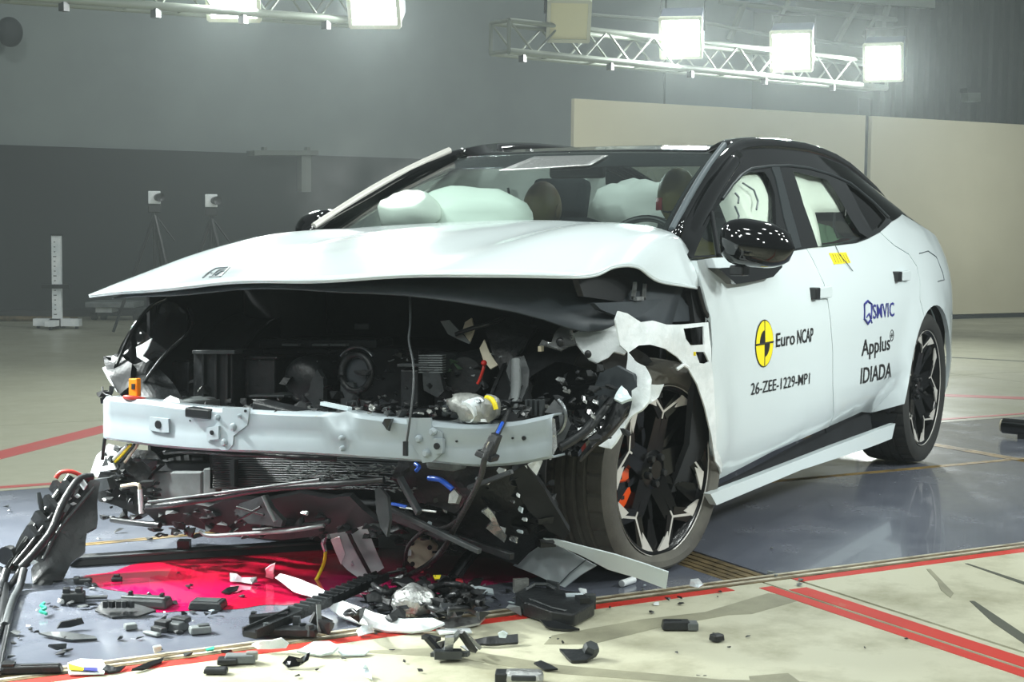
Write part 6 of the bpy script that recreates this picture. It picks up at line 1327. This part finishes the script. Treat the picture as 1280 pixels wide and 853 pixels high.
g = thing('black_triangle', 'black triangular plate with a raised end on the concrete near the bottom edge', 'plate', FL(720, 826)); fsheet('plate', [(699, 811, .02), (722, 812, .024), (740, 809, .03), (742, 818, .016), (734, 825, .010), (714, 827, .008)], .008, 'dark_plastic', g, .002, 117); MB().lathe([(0, 0), (.02, 0), (.022, .02), (.018, .03), (0, .03)], FL(736, 818, .012), Vector((-.2, -.5, 1)), 6).build('hex_boss', 'grey_plastic', g)
g = thing('jagged_sheet', 'jagged black sheet on the concrete below the large black housing', 'sheet', FL(700, 784)); fsheet('sheet', [(674, 774, .02), (682, 777, .02), (694, 776, .02), (706, 780, .018), (724, 786, .010), (704, 787, .008), (690, 786, .008), (682, 784, .010)], .006, 'satin_black', g, .004, 118)
lump('black_receptacle', 'black connector with a torn bright end alone on the concrete', 'connector', 845, 781, (.08, .04, .04), .02, 'dark_plastic', (('torn_end', (.045, 0, -.004), (.03, .04, .03), 'mid_grey'), ('slot', (-.01, 0, .02), (.05, .012, .006), 'satin_black')))
lump('black_cube', 'black lump on the concrete under the front wheel, right of the black connector', 'lump', 896, 797, (.035, .03, .03), .6, 'dark_plastic')
# countless small shards: each one a thing, alike
rnd = random.Random(12)
first = {}
def shard(px, py, s, k, material, label, group, name):
    mb = MB().chunk((0, 0, 0), (s, s*rnd.uniform(.35, .8), s*rnd.uniform(.2, .45)), 2000+k, Matrix.Rotation(rnd.uniform(0, 6), 3, 'Z'))
    z0 = min(v[2] for v in mb.v); c = FL(px, py, 0); mb.v = [(v[0]+c.x, v[1]+c.y, v[2]-z0+.0035) for v in mb.v]
    return tag(mb.build(name, material), label, 'shard', group)
LS = [(60, 758, .03), (70, 762, .04), (76, 757, .04), (88, 758, .045), (38, 790, .03), (22, 795, .04), (16, 808, .03), (10, 835, .04), (14, 824, .03), (84, 818, .03), (24, 800, .02), (110, 735, .05), (118, 733, .03), (115, 760, .05), (104, 762, .04), (46, 793, .02), (125, 764, .03), (150, 801, .035), (148, 800, .02), (84, 801, .03), (72, 815, .05), (78, 820, .04), (230, 770, .04), (240, 768, .03), (224, 794, .04), (228, 788, .03), (176, 800, .03), (205, 776, .03), (255, 772, .03), (268, 770, .03), (278, 774, .02), (200, 815, .02), (236, 823, .04), (284, 818, .03), (220, 757, .03), (222, 718, .02), (234, 737, .03), (240, 734, .02), (186, 745, .02), (300, 748, .03), (40, 700, .02), (52, 632, .02), (70, 634, .03), (147, 667, .05), (124, 676, .02), (186, 676, .03), (12, 640, .02), (7, 635, .03), (610, 745, .03), (618, 752, .03), (600, 757, .03), (636, 742, .03), (606, 763, .04), (625, 760, .02), (688, 800, .012)]
def zone(px, py):
    if py < 705: return 'on the plates behind the hanging bumper frame'
    if px > 590: return 'on the plates right of the debris heap'
    if px > 190 and py < 760: return 'lying in the crimson pool'
    if px > 190: return 'between the grey gadgets and the groove'
    if px < 50: return 'near the left frame edge by the ribbed bar'
    if py > 780: return 'around the long grey-black blade'
    return 'around the teal coil and the pool edge'
for k, (px, py, s) in enumerate(LS): shard(px, py, s, k, ('dark_plastic', 'satin_black', 'grey_plastic')[k % 3], 'small dark plastic shard '+zone(px, py), 'dark shards '+zone(px, py), 'plastic_shard')
LC = [(893, 795, .02), (846, 818, .02), (897, 748, .012), (911, 812, .016), (934, 798, .02), (1081, 812, .016), (1131, 801, .022), (873, 847, .012), (881, 847, .012), (703, 806, .02), (697, 801, .014), (706, 787, .03), (834, 752, .022), (850, 750, .02), (763, 762, .02), (815, 768, .02), (478, 776, .02), (396, 840, .02), (372, 848, .025), (490, 815, .02), (505, 830, .018), (525, 842, .02), (470, 795, .02), (430, 826, .016), (900, 742, .016), (853, 757, .03)]
for k, (px, py, s) in enumerate(LC): shard(px, py, s, 100+k, ('dark_plastic', 'satin_black')[k % 2], 'small dark shard on the concrete '+('right of the front wheel' if px > 800 else 'below the debris heap' if px > 420 else 'near the black shell')+(' by the diagonal red line' if px > 1000 else ''), 'dark shards on the concrete', 'plastic_shard')
LW = [(100, 730, .03), (125, 742, .02), (115, 738, .03), (48, 765, .02), (36, 785, .02), (78, 812, .03), (84, 815, .02), (206, 768, .02), (242, 778, .012), (265, 766, .02), (272, 762, .03), (180, 765, .04), (440, 745, .04), (460, 752, .04), (605, 735, .03), (596, 730, .03), (610, 770, .02), (645, 752, .03), (640, 758, .03), (820, 757, .03), (803, 740, .03), (806, 735, .025), (590, 768, .03), (540, 768, .03), (470, 735, .05), (455, 742, .04), (488, 726, .03)]
for k, (px, py, s) in enumerate(LW): shard(px, py, s, 200+k, ('clear_plastic', 'white_plastic', 'mid_grey')[k % 3], 'small pale chip '+('near the hanging frame and teal coil' if px < 140 else 'at the near edge of the pool' if px < 420 else 'beside the debris heap' if px < 560 else 'between the heap and the black housing' if px < 700 else 'under the long white strip by the wheel'), 'pale chips on the floor', 'lens_chip')
LR = [(1100, 620, .012), (1040, 634, .010), (1158, 613, .010), (1250, 600, .01), (1188, 602, .01), (966, 688, .018), (1003, 728, .03), (1000, 733, .03), (964, 718, .03), (970, 722, .03)]
for k, (px, py, s) in enumerate(LR): shard(px, py, s, 300+k, 'mid_grey', 'tiny pale crumb on the plates and track right of the front wheel', 'crumbs right of the wheel', 'plastic_crumb')

sm_ = bpy.data.materials.new('smoke'); sm_.use_nodes = True; nt = sm_.node_tree; nt.nodes.clear()
o_ = nt.nodes.new('ShaderNodeOutputMaterial'); vs_ = nt.nodes.new('ShaderNodeVolumeScatter'); tc = nt.nodes.new('ShaderNodeTexCoord'); nz = nt.nodes.new('ShaderNodeTexNoise'); mr = nt.nodes.new('ShaderNodeMapRange'); gr = nt.nodes.new('ShaderNodeVectorMath'); m2 = nt.nodes.new('ShaderNodeMapRange'); mm_ = nt.nodes.new('ShaderNodeMath')
nz.inputs['Scale'].default_value = 3.2; nz.inputs['Detail'].default_value = 6; mr.inputs[1].default_value = .48; mr.inputs[2].default_value = .75; mr.inputs[4].default_value = 1.1
gr.operation = 'LENGTH'; m2.inputs[1].default_value = .1; m2.inputs[2].default_value = .42; m2.inputs[3].default_value = 1; m2.inputs[4].default_value = 0; mm_.operation = 'MULTIPLY'
nt.links.new(tc.outputs['Object'], nz.inputs['Vector']); nt.links.new(nz.outputs['Fac'], mr.inputs[0]); nt.links.new(tc.outputs['Object'], gr.inputs[0]); nt.links.new(gr.outputs['Value'], m2.inputs[0])
nt.links.new(mr.outputs[0], mm_.inputs[0]); nt.links.new(m2.outputs[0], mm_.inputs[1]); nt.links.new(mm_.outputs[0], vs_.inputs['Density']); nt.links.new(vs_.outputs[0], o_.inputs['Volume']); MATS['smoke'] = sm_
so = MB().blob((0, 0, 0), (.42, .42, .42), None, 20, 12).build('smoke', 'smoke', kind='stuff'); so.location = XP(455, 245, 1.9); so['label'] = 'wisp of pale smoke rising beside the far windscreen pillar'; so['category'] = 'smoke'
